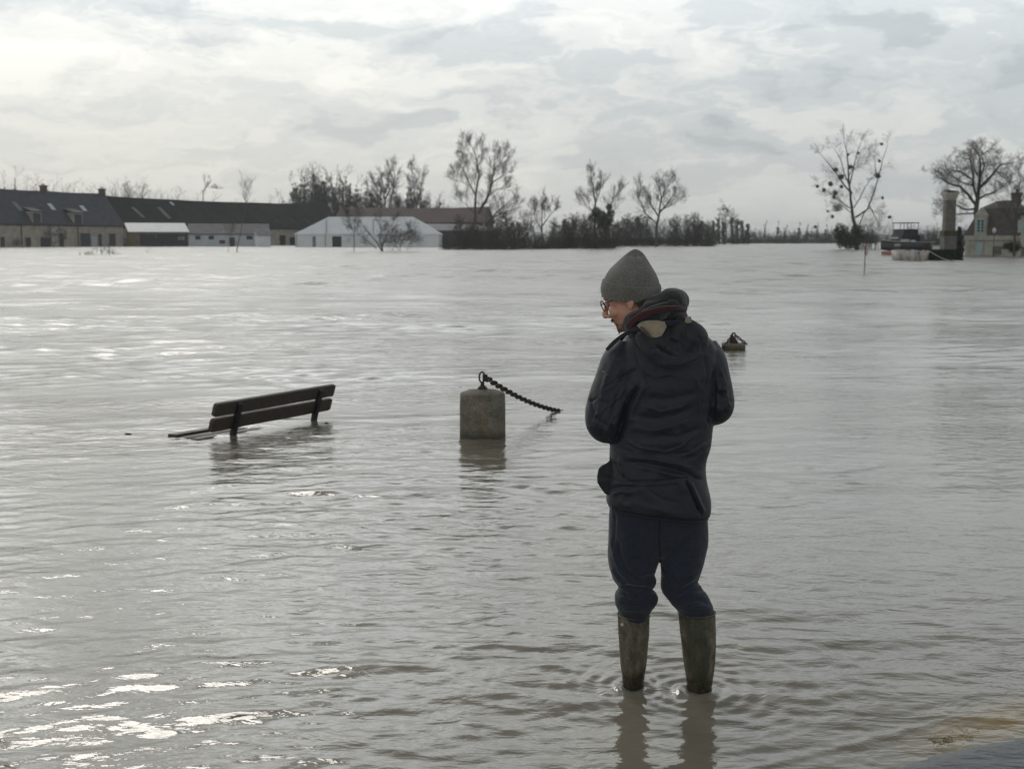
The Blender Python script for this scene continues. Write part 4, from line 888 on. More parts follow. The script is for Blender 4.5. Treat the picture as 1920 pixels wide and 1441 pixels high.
# clipped hedge
rs = np.random.RandomState(77); q0, q1 = G(1743, 488), G(1801, 489); 
hg = empty('clipped_hedge', (q0 + q1) / 2, 'dark green clipped hedge block rising from the water beside the boats', 'hedge')
v = []
mb = MB(); mb.box((q0 + q1) / 2 + Vector((0, .8, .20)), ((q1 - q0).length - .1, 1.3, 1.1)); mb.build('inner_branches', M_hedge, hg)
for i in range(9000):
    c_ = (q0 + q1) / 2 + Vector((rs.uniform(-.5, .5) * (q1 - q0).length, .8 + rs.choice([-.68, .68]) if rs.rand() < .6 else .8 + rs.uniform(-.68, .68), 0)); c_.z = rs.uniform(-.2, .80)
    if abs(c_.y - (q0.y + .8)) < .6: c_.z = .76 + rs.uniform(-.04, .08)
    a = rv(rs); b = rv(rs); b = (b - a * a.dot(b)).normalized(); s_ = rs.uniform(.03, .07)
    v += [c_ - a * s_, c_ + b * s_ * .6, c_ + a * s_, c_ - b * s_ * .6]
mkobj('foliage', quad_mesh('foliage', np.array([tuple(x) for x in v]), np.arange(len(v)).reshape(-1, 4)), M_hedge, hg)
# marker pole
g0 = G(1620, 513); tp = P(1620, 455, g0.y); h_ = tp.z
pl = empty('marker_pole', g0, 'thin leaning marker pole with a red and white head in open water', 'pole')
mb = MB(); mb.tube([g0 - Vector((0, 0, .5)), g0 + Vector((.03, 0, h_ * .62))], .024, 6); mb.build('pole', M_rust, pl)
mb = MB(); mb.tube([g0 + Vector((.03, 0, h_ * .62)), g0 + Vector((.06, 0, h_))], .042, 8); mb.build('red_head', mat('faded_red', (.22, .085, .065), .8), pl)
mb = MB(); mb.tube([g0 + Vector((.10, -.03, h_ * .6)), g0 + Vector((.12, -.03, h_ * .86))], .05, 8); mb.build('white_band', M_white, pl)
# far white vans at the shore
for i, (x0, x1, y0, y1, Y, lab) in enumerate(((1217, 1225, 454, 459, 330, 'small white car half drowned left of the far shore van'), (1329, 1352, 451, 459, 480, 'white camper van parked at the far shore under the ivy stumps'))):
    q = gx((x0 + x1) / 2, Y); Lc = (x1 - x0) * Y / F; hc = (460 - y0) * Y / F * .8
    e = empty('parked_van', q, lab, 'van'); mb = MB(); mb.box(q + Vector((0, 0, hc / 2 + .1)), (Lc, 2, hc), None, .92); mb.build('body', M_white, e, bevel=.15)
    mb = MB(); mb.box(q + Vector((-Lc * .1, -1.0, hc * .72)), (Lc * .55, .1, hc * .3)); mb.build('window', M_wdark, e)
    for s_ in (-.3, .3): mb = MB(); mb.tube([q + Vector((Lc * s_, -1.0, .3)), q + Vector((Lc * s_, -.8, .3))], .33, 12); mb.build('wheel', M_wdark, e)

# ---------------------------------------------------------------- bench
def wood_mat():
    m = bpy.data.materials.new('dark_wet_wood'); m.use_nodes = True; t = NT(m.node_tree); b = m.node_tree.nodes['Principled BSDF']
    tcn = t.new('ShaderNodeTexCoord'); mp = t.new('ShaderNodeMapping'); t.l.new(tcn.outputs['Object'], mp.inputs[0])
    mp.inputs['Rotation'].default_value = (0, 0, -BANG); mp.inputs['Scale'].default_value = (1.2, 22, 22)
    n = t.noise(mp.outputs[0], 2.2, 6, .65, .4)
    t.l.new(t.ramp(n, [(.3, (.022, .017, .014)), (.7, (.082, .064, .051))]), b.inputs['Base Color'])
    t.l.new(t.ramp(n, [(.3, .45), (.7, .75)]), b.inputs['Roughness'])
    bn = t.new('ShaderNodeBump'); bn.inputs['Distance'].default_value = .004; t.l.new(n, bn.inputs['Height']); t.l.new(bn.outputs[0], b.inputs['Normal'])
    return m
A_, B_ = G(432, 817), G(584, 787); Ld = (B_ - A_); BL = Ld.length; Ld.normalize(); BANG = math.atan2(Ld.y, Ld.x)
On = Vector((Ld.y, -Ld.x, 0))                      # outward (towards the camera side, back of the bench)
M_wood = wood_mat(); M_iron = mat('black_iron', (.012, .012, .013), .55, .3, 20, bump=.002, bscale=60)
bench = empty('park_bench', A_, 'dark wooden park bench drowned up to its seat, seen from behind', 'bench')
def bp(u, v, z): return A_ + Ld * u + On * v + Vector((0, 0, z))
LEAN = .30
lean = Vector((On.x * math.sin(LEAN), On.y * math.sin(LEAN), math.cos(LEAN)))   # up the backrest
bn_ = (On * math.cos(LEAN) - Vector((0, 0, math.sin(LEAN))))
brot = Matrix((Ld, bn_, lean)).transposed()
u_l, u_r = -.285, BL + .235
def slat(uc, z0, h, name):
    mb = MB(); L = u_r - u_l; n = 16
    rings = []
    hw, hh = .019, h / 2; ch = .022
    prof = [(-hw, -hh), (hw, -hh), (hw, hh), (-hw, hh)]
    c0 = bp(uc, 0, 0) 
    base = A_ + Ld * ((u_l + u_r) / 2) + lean * (z0 + h / 2)
    for i in range(n + 1):
        s = -L / 2 + L * i / n; e = 1.0
        rings.append([base + Ld * s + bn_ * a * 1 + lean * b * (1 - (ch / hh if i in (0, n) else 0)) for a, b in prof])
    # rounded corners
    rr = []
    for i, s in enumerate([-L / 2, -L / 2 + .006, -L / 2 + .02] + list(np.linspace(-L / 2 + .1, L / 2 - .1, 12)) + [L / 2 - .02, L / 2 - .006, L / 2]):
        m_ = min(abs(s + L / 2), abs(L / 2 - s)); k = 1 - (.020 / hh) * max(0, 1 - m_ / .02) ** 2
        rr.append([base + Ld * s + bn_ * (a + .0012 * math.sin(s * 4)) + lean * (b * k + .0015 * math.sin(s * 3 + z0 * 30)) for a, b in prof])
    mb.loft(rr); return mb.build(name, M_wood, bench, False, bevel=.006)
slat(0, .075, .118, 'back_slat'); slat(0, .212, .118, 'back_slat')
for u in (0.0, BL):
    mb = MB(); pts = []
    path = [(-.30, -.02), (-.10, -.005), (.0, .0), (.05, .012), (.10, .028), (.20, .058), (.25, .074), (.275, .080), (.292, .070), (.295, .05)]
    for z, v in path: pts.append(bp(u, v + .028, z))
    rings = []
    for i, p in enumerate(pts):
        t = (pts[min(i + 1, len(pts) - 1)] - pts[max(0, i - 1)]).normalized(); nn = t.cross(Ld).normalized()
        w2 = .026; d2 = .019
        rings.append([p + Ld * a * w2 + nn * b * d2 for a, b in ((-1, -1), (1, -1), (1, 1), (-1, 1))])
    mb.loft(rings); po = mb.build('post', M_iron, bench, False, bevel=.006)
    for zz_ in (.135, .27):
        mb = MB(); c_ = bp(u, .028 + .3 * zz_ + .02, zz_); mb.ell(c_, (.011, .011, .011), None, 8, 6); mb.build('bolt', M_iron, po, True)
# seat: boards lying right at water level, its left end lifts clear
for i in range(3):
    mb = MB(); v0 = -.12 - i * .125; z = -.020 + (.014 if i == 2 else -.004)
    c_ = bp((u_l + u_r) / 2 - .02, v0, z); tilt = Matrix.Rotation(BANG, 3, 'Z') @ Matrix.Rotation(R(.9), 3, 'Y')
    mb.box(c_, (u_r - u_l, .10, .045), tilt); mb.build('seat_slat', M_wood, bench, bevel=.006)
for (px, py, s_) in ((409, 805, .018), (545, 811, .03), (240, 813, .03), (612, 793, .02)):
    q = G(px, py); mb = MB(); mb.ell(q, (s_, s_ * .7, .010), None, 8, 6)
    tag(mb.build('driftwood', M_wood), {409: 'tiny dark scrap floating between the bench seat and back', 545: 'small bark piece floating under the middle of the bench', 240: 'lone dark scrap floating left of the bench', 612: 'scrap of wood floating right of the far bench post'}[px], 'debris')

# ---------------------------------------------------------------- bollards and chain
def stone_mat(name='lichen_concrete', seed=0.0):
    m = bpy.data.materials.new(name); m.use_nodes = True; t = NT(m.node_tree); b = m.node_tree.nodes['Principled BSDF']
    tcn = t.new('ShaderNodeTexCoord'); v = tcn.outputs['Object']; s = t.sep(v)
    c = t.ramp(t.noise(v, 7, 8, .7), [(.30, (.095, .088, .066)), (.52, (.185, .168, .132)), (.72, (.27, .245, .20))])
    fine = t.ramp(t.noise(v, 70, 4, .7), [(.35, .55), (.65, 1.25)])
    c = t.mix(1.0, c, fine, 'MULTIPLY')
    mp = t.new('ShaderNodeMapping'); t.l.new(v, mp.inputs[0]); mp.inputs['Scale'].default_value = (1, 1, .25)
    st = t.ramp(t.noise(mp.outputs[0], 16, 4, .6), [(.52, 0.0), (.66, .8)])
    c = t.mix(t.mul(st, .6), c, (.20, .125, .07))
    pl_ = t.ramp(t.noise(v, 11, 6, .7, .5), [(.60, 0.0), (.66, .65)])
    c = t.mix(pl_, c, (.23, .23, .20))
    # algae / wet band just above the water
    wet = t.m('ADD', t.maprange(s[2], .10, .02, 0, 1), t.mul(t.sub(t.noise(v, 12, 5, .6), .5), 1.6), clamp=True)
    c = t.mix(t.mul(wet, .8), c, (.030, .032, .016))
    t.l.new(c, b.inputs['Base Color']); b.inputs['Roughness'].default_value = .85
    bn = t.new('ShaderNodeBump'); bn.inputs['Distance'].default_value = .012; t.l.new(t.noise(v, 42, 8, .7), bn.inputs['Height']); t.l.new(bn.outputs[0], b.inputs['Normal'])
    return m
M_conc = stone_mat(); M_rusty = mat('rusty_iron', (.055, .032, .024), .8, .45, 30, bump=.003, bscale=90, col2=(.022, .017, .015))
bg1 = G(905, 826); RB = 43.5 / F * bg1.y * 1.0; bc1 = bg1 + Vector((bg1.x, bg1.y, 0)).normalized() * RB * .9; bc1.z = 0
htop = P(905, 741, bc1.y - RB * .95).z
bol = empty('bollard', bc1, 'squat round concrete bollard with a ring on top, chained on one side', 'bollard')
mb = MB(); rings = []
for (r_, z) in [(1.02, -.4), (1.015, 0), (1.01, htop * .3), (1.0, htop * .7), (.995, htop * .96), (.975, htop * .995), (.93, htop * 1.012), (.7, htop * 1.05), (.4, htop * 1.075), (.15, htop * 1.085)]:
    rings.append([bc1 + Vector((RB * r_ * math.cos(a), RB * r_ * math.sin(a), z)) * 1.0 + Vector((math.cos(a), math.sin(a), 0)) * .0035 * mnoise.noise(Vector((math.cos(a) * 2, math.sin(a) * 2, z * 9))) for a in np.linspace(0, 2 * math.pi, 64, endpoint=False)])
mb.loft(rings); mb.build('drum', M_conc, bol, True)
tz = htop * 1.07
mb = MB(); mb.lathe(bc1 + Vector((0, 0, tz)), [(.042, -.01), (.042, .012), (.034, .024), (.018, .034), (.015, .060), (.017, .066)], 20); mb.build('ring_mount', M_rusty, bol, True)
rc = bc1 + Vector((-.004, 0, tz + .105)); rd = Vector((.75, .66, 0)).normalized()
mb = MB(); mb.tube([rc + rd * .030 * math.cos(a) + Vector((0, 0, .044 * math.sin(a))) for a in np.linspace(0, 2 * math.pi, 24, endpoint=False)], .0078, 8, closed=True); mb.build('ring', M_rusty, bol, True)
ce = G(1051, 769)
def chain_links(p0, p1, sag, name, label, link=.034, r=.0052, group=None, extra=0.0):
    root = empty(name, p0, label, 'chain', group); L = (p1 - p0).length; n = int(L / (link * .74)); 
    def pos(t): return p0.lerp(p1, t) - Vector((0, 0, sag * 4 * t * (1 - t)))
    for i in range(min(n, 98)):
        t = (i + .5) / min(n, 98); c = pos(t); d = (pos(t + .004) - pos(t - .004)).normalized(); lk = L / min(n, 98) / .74
        s = d.cross(Vector((0, 0, 1))).normalized(); u = s.cross(d)
        ang = (i % 2) * math.pi / 2 + .5; w_ = s * math.cos(ang) + u * math.sin(ang); pts = []
        for a in np.linspace(0, 2 * math.pi, 12, endpoint=False):
            x = math.cos(a); y = math.sin(a); pts.append(c + d * (lk * .5 * (abs(x) ** .7) * (1 if x > 0 else -1)) + w_ * lk * .30 * y)
        mb = MB(); mb.tube(pts, r, 6, closed=True); mb.build('link', M_rusty, root, True)
    return root
ch0 = rc + Vector((.034, .02, -.005))
mb = MB(); mb.tube([rc + Vector((.014, .01, .018)), rc + Vector((.035, .022, .012)), ch0 + Vector((.012, .01, -.012)), ch0 + Vector((.006, 0, -.03)), rc + Vector((.012, .0, -.022))], .012, 8, closed=True); mb.build('shackle', M_rusty, bol, True)
chain_links(ch0 + Vector((.01, .01, -.01)), ce + Vector((.02, .06, -.02)), .045, 'chain', 'rusty iron chain sloping from the near bollard into the water', .078, .0072)
g2 = G(1375, 658); R2 = 22.5 / F * g2.y; c2 = g2 + Vector((g2.x, g2.y, 0)).normalized() * R2; c2.z = 0
h2 = P(1375, 645, g2.y).z
bo2 = empty('bollard', c2, 'almost drowned square bollard behind the man with chains on both sides', 'bollard')
mb = MB(); rot2 = Matrix.Rotation(R(-8), 3, 'Z'); mb.box(c2 + Vector((0, 0, h2 / 2 - .2)), (R2 * 1.95, R2 * 1.7, h2 + .4), rot2); mb.build('block', M_conc, bo2, bevel=.012)
mb = MB(); mb.lathe(c2 + Vector((0, 0, h2)), [(.075, -.01), (.07, .02), (.04, .07), (.03, .09), (.032, .10)], 14); mb.build('ring_mount', M_rusty, bo2, True)
rc2 = c2 + Vector((0, 0, h2 + .12)); mb = MB(); mb.tube([rc2 + Vector((.026 * math.cos(a), 0, .034 * math.sin(a))) for a in np.linspace(0, 2 * math.pi, 18, endpoint=False)], .013, 8, closed=True); mb.build('ring', M_rusty, bo2, True)
chain_links(rc2 + Vector((-.02, 0, .0)), c2 + Vector((-.26, -.22, -.02)), .01, 'chain', 'short chain falling left from the drowned bollard', .05, .009)
chain_links(rc2 + Vector((.03, 0, .0)), c2 + Vector((.19, -.05, h2 - .01)), .004, 'chain', 'short chain falling right from the drowned bollard', .05, .009)
# ---------------------------------------------------------------- the man
def cloth_mat(name, col, col2, rough=.75, weave=900, wb=.0006, big=.0, sheen=.2, wr=None):
    m = bpy.data.materials.new(name); m.use_nodes = True; t = NT(m.node_tree); b = m.node_tree.nodes['Principled BSDF']
    tcn = t.new('ShaderNodeTexCoord'); v = tcn.outputs['Object']
    c = t.ramp(t.noise(v, 5, 6, .65), [(.3, col2), (.7, col)])
    c = t.mix(1.0, c, t.ramp(t.noise(v, 60, 3, .6), [(.3, .82), (.7, 1.18)]), 'MULTIPLY')
    t.l.new(c, b.inputs['Base Color']); b.inputs['Roughness'].default_value = rough
    b.inputs['Sheen Weight'].default_value = sheen; b.inputs['Sheen Roughness'].default_value = .5; b.inputs['Specular IOR Level'].default_value = .35
    mp = t.new('ShaderNodeMapping'); t.l.new(v, mp.inputs[0]); mp.inputs['Scale'].default_value = (1, 1, 1.7); mp.inputs['Rotation'].default_value = (0, .45, 0)
    rn = t.new('ShaderNodeTexNoise', noise_type='RIDGED_MULTIFRACTAL'); t.l.new(mp.outputs[0], rn.inputs['Vector']); rn.inputs['Scale'].default_value = 10; rn.inputs['Detail'].default_value = 4; rn.inputs['Roughness'].default_value = .42; rn.inputs['Distortion'].default_value = .35
    h = t.add(t.mul(t.noise(v, weave, 2, .5), wb), t.add(t.mul(rn.outputs[0], .0045 if wr is None else wr), t.mul(t.noise(v, 38, 3, .5), .0012)))
    bn = t.new('ShaderNodeBump'); bn.inputs['Distance'].default_value = 1.0; t.l.new(h, bn.inputs['Height']); t.l.new(bn.outputs[0], b.inputs['Normal'])
    return m
M_jacket = cloth_mat('navy_black_jacket', (.0115, .0158, .0250), (.0062, .0084, .0130), .5, wr=.011, sheen=.08)
M_hood = cloth_mat('navy_hood', (.0165, .0190, .026), (.0095, .0110, .0150), .6, wr=.004, sheen=.1)
M_trouser = cloth_mat('navy_trousers', (.0175, .0235, .040), (.0095, .0130, .0215), .85, wr=.010)
M_lining = cloth_mat('beige_lining', (.27, .22, .155), (.21, .17, .12), .7, wr=.001)
M_rubber = bpy.data.materials.new('olive_rubber'); M_rubber.use_nodes = True
def rubber():
    t = NT(M_rubber.node_tree); b = t.n['Principled BSDF']; tcn = t.new('ShaderNodeTexCoord'); v = tcn.outputs['Object']; s = t.sep(v)
    c = t.ramp(t.noise(v, 9, 6, .65), [(.3, (.040, .041, .026)), (.7, (.072, .069, .046))])
    mp = t.new('ShaderNodeMapping'); t.l.new(v, mp.inputs[0]); mp.inputs['Scale'].default_value = (1, 1, .35)
    mud = t.ramp(t.noise(mp.outputs[0], 11, 8, .7, .6), [(.46, 0.0), (.60, .9)])
    c = t.mix(mud, c, (.19, .155, .110))
    sp = t.ramp(t.noise(v, 90, 4, .7), [(.30, .7), (.7, 1.2)]); c = t.mix(1.0, c, sp, 'MULTIPLY')
    wet = t.m('ADD', t.maprange(s[2], .285, .245, 0, 1), t.mul(t.sub(t.noise(v, 16, 4, .6), .5), 1.8), clamp=True)
    c = t.mix(t.mul(wet, .75), c, (.016, .015, .009))
    t.l.new(c, b.inputs['Base Color']); t.l.new(t.m('SUBTRACT', .62, t.mul(wet, .40)), b.inputs['Roughness'])
    bn = t.new('ShaderNodeBump'); bn.inputs['Distance'].default_value = .002; t.l.new(t.noise(v, 30, 5, .6), bn.inputs['Height']); t.l.new(bn.outputs[0], b.inputs['Normal'])
rubber()
def skin():
    m = bpy.data.materials.new('skin'); m.use_nodes = True; t = NT(m.node_tree); b = m.node_tree.nodes['Principled BSDF']
    tcn = t.new('ShaderNodeTexCoord'); v = tcn.outputs['Object']
    c = t.ramp(t.noise(v, 28, 5, .6), [(.3, (.42, .195, .135)), (.7, (.54, .30, .215))])
    t.l.new(c, b.inputs['Base Color']); b.inputs['Roughness'].default_value = .5
    b.inputs['Subsurface Weight'].default_value = .15; b.inputs['Subsurface Radius'].default_value = (.02, .008, .004); b.inputs['Subsurface Scale'].default_value = .3
    bn = t.new('ShaderNodeBump'); bn.inputs['Distance'].default_value = .0012; t.l.new(t.noise(v, 220, 4, .6), bn.inputs['Height']); t.l.new(bn.outputs[0], b.inputs['Normal'])
    return m
M_skin = skin()
def knit(name, c1, c2, sc, rib=True):
    m = bpy.data.materials.new(name); m.use_nodes = True; t = NT(m.node_tree); b = m.node_tree.nodes['Principled BSDF']
    tcn = t.new('ShaderNodeTexCoord'); v = tcn.outputs['Object']
    n = t.noise(v, sc, 3, .7); c = t.ramp(n, [(.32, c2), (.68, c1)]); c = t.mix(1.0, c, t.ramp(t.noise(v, 18, 3), [(.3, .85), (.7, 1.15)]), 'MULTIPLY')
    t.l.new(c, b.inputs['Base Color']); b.inputs['Roughness'].default_value = .95; b.inputs['Sheen Weight'].default_value = .35; b.inputs['Specular IOR Level'].default_value = .15
    s = t.sep(v); wv = t.m('SINE', t.mul(t.m('ARCTAN2', s[0], s[1]), 95.0))
    h = t.add(t.mul(n, .003), t.mul(wv, .0002 if rib else 0.0))
    bn = t.new('ShaderNodeBump'); bn.inputs['Distance'].default_value = 1.0; t.l.new(h, bn.inputs['Height']); t.l.new(bn.outputs[0], b.inputs['Normal'])
    return m
M_beanie = knit('grey_marl_knit', (.185, .176, .160), (.066, .063, .057), 240)
M_scarf = knit('charcoal_knit', (.040, .040, .040), (.012, .012, .013), 240, False)
M_maroon = cloth_mat('maroon_stripe', (.070, .016, .020), (.035, .010, .013), .9, wr=.003)
M_hair = mat('dark_hair', (.050, .034, .024), .6, .4, 120)

YB = 4.60
FL = G(1187, 1287); FR = G(1308, 1297)
origin = Vector(((FL.x + FR.x) / 2, YB, -.2))
def row(py, xl, xr, Y, hd, n=40, ex=2.3, tl=0.0, yshift=0.0, rotd=0.0):
    """horizontal-ish cross section whose outline shows at xl..xr on image row py; tl = drop (px) of the right side"""
    a = P(xl, py - tl / 2, Y); b = P(xr, py + tl / 2, Y); c = (a + b) / 2; hw = (b - a) / 2; out = []
    for i in range(n):
        th = 2 * math.pi * i / n; cs, sn = math.cos(th), math.sin(th)
        u = abs(cs) ** (2 / ex) * (1 if cs > 0 else -1); v = abs(sn) ** (2 / ex) * (1 if sn > 0 else -1)
        out.append(c + hw * u + Vector((0, hd * v + rotd * u * hd, yshift * v)))
    return out
def limb(pts, n=24):
    """pts: (px,py,Y,radius px)"""
    return [P(x, y, Y) for x, y, Y, r in pts], [r * YB / F for x, y, Y, r in pts]
def dense(pts, rad, m=6):
    """Catmull-Rom"""
    P_ = [Vector(p) for p in pts]; P_ = [P_[0] * 2 - P_[1]] + P_ + [P_[-1] * 2 - P_[-2]]; R_ = [rad[0]] + list(rad) + [rad[-1]]; o = []; ro = []
    for i in range(1, len(P_) - 2):
        for j in range(m):
            t = j / m; a, b, c, d = P_[i - 1:i + 3]
            o.append(.5 * ((2 * b) + (c - a) * t + (2 * a - 5 * b + 4 * c - d) * t * t + (-a + 3 * b - 3 * c + d) * t ** 3)); ro.append(R_[i] + (R_[i + 1] - R_[i]) * (t * t * (3 - 2 * t)))
    o.append(P_[-2]); ro.append(R_[-2]); return o, ro
def tube_smooth(mb, pts, n=20, sq=1.0, m=6):
    c, r = limb(pts); c, r = dense(c, r, m); mb.tube(c, r, n, sq=sq)
def densify(rings, m=4):
    out = []
    n = len(rings); 
    for i in range(n - 1):
        a = rings[max(i - 1, 0)]; b = rings[i]; c = rings[i + 1]; d = rings[min(i + 2, n - 1)]
        for j in range(m):
            t = j / m; out.append([.5 * ((2 * q) + (r_ - p) * t + (2 * p - 5 * q + 4 * r_ - s_) * t * t + (-p + 3 * q - 3 * r_ + s_) * t ** 3) for p, q, r_, s_ in zip(a, b, c, d)])
    out.append(rings[-1]); return out
FOLD = 1.6
def sculpt(me, folds, back=True, noise_amp=.002, noise_scale=18, seed=3, aniso=(1, 1, 1)):
    """press and raise folds: polylines given where they run over the back of the garment"""
    co = get_co(me); no = get_no(me); px, py = proj(co); d = np.zeros(len(co))
    for pts, wdt, amp in folds:
        best = np.full(len(co), 1e9); tt = np.zeros(len(co)); n = len(pts) - 1
        for i in range(n):
            (x0, y0), (x1, y1) = pts[i], pts[i + 1]; L2 = (x1 - x0) ** 2 + (y1 - y0) ** 2
            t = np.clip(((px - x0) * (x1 - x0) + (py - y0) * (y1 - y0)) / L2, 0, 1)
            q = np.hypot(px - x0 - t * (x1 - x0), py - y0 - t * (y1 - y0)); m_ = q < best; best = np.where(m_, q, best); tt = np.where(m_, (i + t) / n, tt)
        end = np.clip(np.sin(np.pi * np.clip(tt, .02, .98)) * 2.2, 0, 1)
        face = np.clip(-no[:, 1] * 3 + .4, 0, 1) if back else 1
        d += amp * FOLD * .001 * np.exp(-(best / wdt) ** 2) * end * face
    q = co * np.array(aniso)
    nz = sines(q, noise_scale, seed, 16) * .6 + sines(q, noise_scale * 2.1, seed + 1, 16) * .35
    ridg = 1 - np.abs(sines(q, noise_scale * .8, seed + 2, 10)) * 1.2
    d += noise_amp * (nz * .6 + ridg * .8)
    set_co(me, co + no * d[:, None])

# --- head (built in its own axes, then turned left, a little away from the camera, and bowed)
b_ = R(21); a_ = R(20)
fw = Vector((-math.cos(a_) * math.cos(b_), math.sin(a_) * math.cos(b_), -math.sin(b_)))
lf = Vector((-math.sin(a_), -math.cos(a_), 0)); upv = fw.cross(lf); 
if upv.z < 0: upv = -upv
HR = Matrix((fw, lf, upv)).transposed(); HO = P(1186, 549, YB)
def hp(x, y, z): return HO + HR @ Vector((x, y, z))
body = MB()
def he(c, r, rot=None): body.ell(hp(*c), r, HR @ rot if rot is not None else HR, 28, 18)
he((-.002, 0, .012), (.092, .074, .088)); he((.036, 0, -.045), (.061, .058, .076)); he((.062, 0, -.100), (.030, .032, .022)); he((.045, 0, -.085), (.045, .048, .030))
for s_ in (-1, 1):
    he((.068, s_ * .034, -.040), (.028, .026, .026)); he((.0, s_ * .075, -.024), (.016, .006, .028)); he((-.003, s_ * .078, -.016), (.011, .005, .016)); he((.005, s_ * .075, -.048), (.008, .005, .009))
    he((.090, s_ * .030, .014), (.010, .026, .008)); he((.0735, s_ * .031, -.001), (.0135, .0145, .0100)); he((.0725, s_ * .031, -.012), (.0130, .0140, .0065))
he((.088, 0, .020), (.012, .030, .020))
body.tube([hp(.090, 0, .010), hp(.104, 0, -.010), hp(.118, 0, -.028), hp(.126, 0, -.040)], [.008, .0085, .010, .0105], 12)
he((.122, 0, -.044), (.0125, .0115, .0095)); 
for s_ in (-1, 1): he((.104, s_ * .013, -.050), (.012, .008, .008))
he((.094, 0, -.068), (.012, .024, .008)); he((.094, 0, -.078), (.009, .023, .005)); he((.091, 0, -.086), (.010, .020, .006)); he((.084, 0, -.105), (.016, .022, .014))
body.tube([hp(-.02, 0, -.04), (hp(-.02, 0, -.10) + P(1232, 622, YB)) / 2, P(1238, 640, YB)], [.056, .056, .062], 20)
# torso, pelvis
body.loft(densify([row(632, 1205, 1290, YB, .06), row(655, 1172, 1335, YB, .085), row(700, 1168, 1330, YB, .105), row(770, 1172, 1320, YB, .105), row(850, 1170, 1305, YB, .10), row(930, 1162, 1308, YB, .11), row(985, 1165, 1308, YB, .10)], 3))
# arms: upper arms hang, forearms reach forward, hands meet before the chest
def arm(pts): tube_smooth(body, pts, 16)
WL = (1196, 758, 4.93); WR = (1262, 750, 4.93)
arm([(1178, 668, 4.60, 24), (1154, 725, 4.575, 18), (1137, 785, 4.56, 18), (1152, 786, 4.68, 21), (1178, 770, 4.84, 17), (WL[0], WL[1], WL[2], 14)])
arm([(1320, 668, 4.60, 24), (1336, 715, 4.58, 17), (1343, 760, 4.58, 17), (1326, 768, 4.70, 20), (1288, 760, 4.86, 16), (WR[0], WR[1], WR[2], 14)])
def hand(wp, side):
    w0 = P(*wp); rs_ = 1
    fd = Vector((.86 * side, .42, -.10)).normalized(); ac = Vector((0, .25, -1)).normalized(); ac = (ac - fd * ac.dot(fd)).normalized(); pn = fd.cross(ac).normalized() 
    rot = Matrix((fd, ac, pn)).transposed()
    body.ell(w0 + fd * .048, (.056, .040, .017), rot, 20, 12); body.tube([w0 - fd * .02, w0 + fd * .02], [.027, .027], 12)
    inn = pn if pn.y < 0 else -pn
    for k, (off, L, r) in enumerate(((-.030, .078, .0088), (-.010, .088, .0092), (.010, .082, .0088), (.028, .064, .0078))):
        p = w0 + fd * (.088 - abs(k - 1.3) * .004) + ac * off; pts = [p - fd * .02, p]; d = fd.copy()
        for j, (q, bend) in enumerate(((.45, .45), (.32, .6), (.23, .5))):
            d = (d * math.cos(bend) + inn * math.sin(bend)).normalized() if False else (d + inn * math.tan(bend) * .8).normalized(); p = p + d * L * q; pts.append(p)
        body.tube(pts, [r, r * 1.02, r, r * .92, r * .72], 10)
        body.ell(pts[-1], (r * .74,) * 3, None, 8, 6)
    t0 = w0 + fd * .026 - ac * .030; t1 = t0 + (fd * .6 - ac * .75 + inn * .35).normalized() * .036; t2 = t1 + (fd * .9 - ac * .25 + inn * .35).normalized() * .030; t3 = t2 + (fd * .9 + ac * .05 + inn * .3).normalized() * .022
    body.tube([t0 - (t1 - t0) * .4, t0, t1, t2, t3], [.012, .014, .0115, .0105, .008], 10); body.ell(t3, (.0082,) * 3, None, 8, 6)
hand(WL, 1); hand(WR, -1)
# legs and feet
def leg(pts): tube_smooth(body, pts, 18)
def foot(c, side):
    hd = Vector((-.22 + .1 * side, 1, 0)).normalized(); a = Vector((c.x, c.y + .02, -.165))
    body.tube([a - hd * .05, a, a + hd * .08 + Vector((0, 0, -.005)), a + hd * .15 + Vector((0, 0, -.012)), a + hd * .20 + Vector((0, 0, -.015))], [.026, .034, .032, .028, .018], 14)
leg([(1192, 965, 4.60, 38), (1188, 1030, 4.60, 35), (1190, 1090, 4.60, 20), (1189, 1170, 4.615, 18), (1187, 1260, 4.62, 17)]); body.tube([P(1187, 1260, 4.62), Vector((FL.x, 4.64, -.08)), Vector((FL.x, 4.645, -.16))], [.033, .034, .036], 16)
leg([(1278, 965, 4.60, 38), (1283, 1030, 4.60, 35), (1281, 1090, 4.585, 20), (1300, 1165, 4.585, 17), (1308, 1265, 4.59, 17)]); body.tube([P(1308, 1265, 4.59), Vector((FR.x, 4.60, -.08)), Vector((FR.x, 4.605, -.16))], [.033, .034, .036], 16)
foot(Vector((FL.x, 4.645, 0)), -1); foot(Vector((FR.x, 4.605, 0)), 1)
me = remesh(body, .0032, 3, .5)
man = empty('person', origin, 'man in grey beanie, dark jacket and olive wellies standing in floodwater looking down left', 'person')
me.materials.clear(); bo = mkobj('body', me, M_skin, man, True)
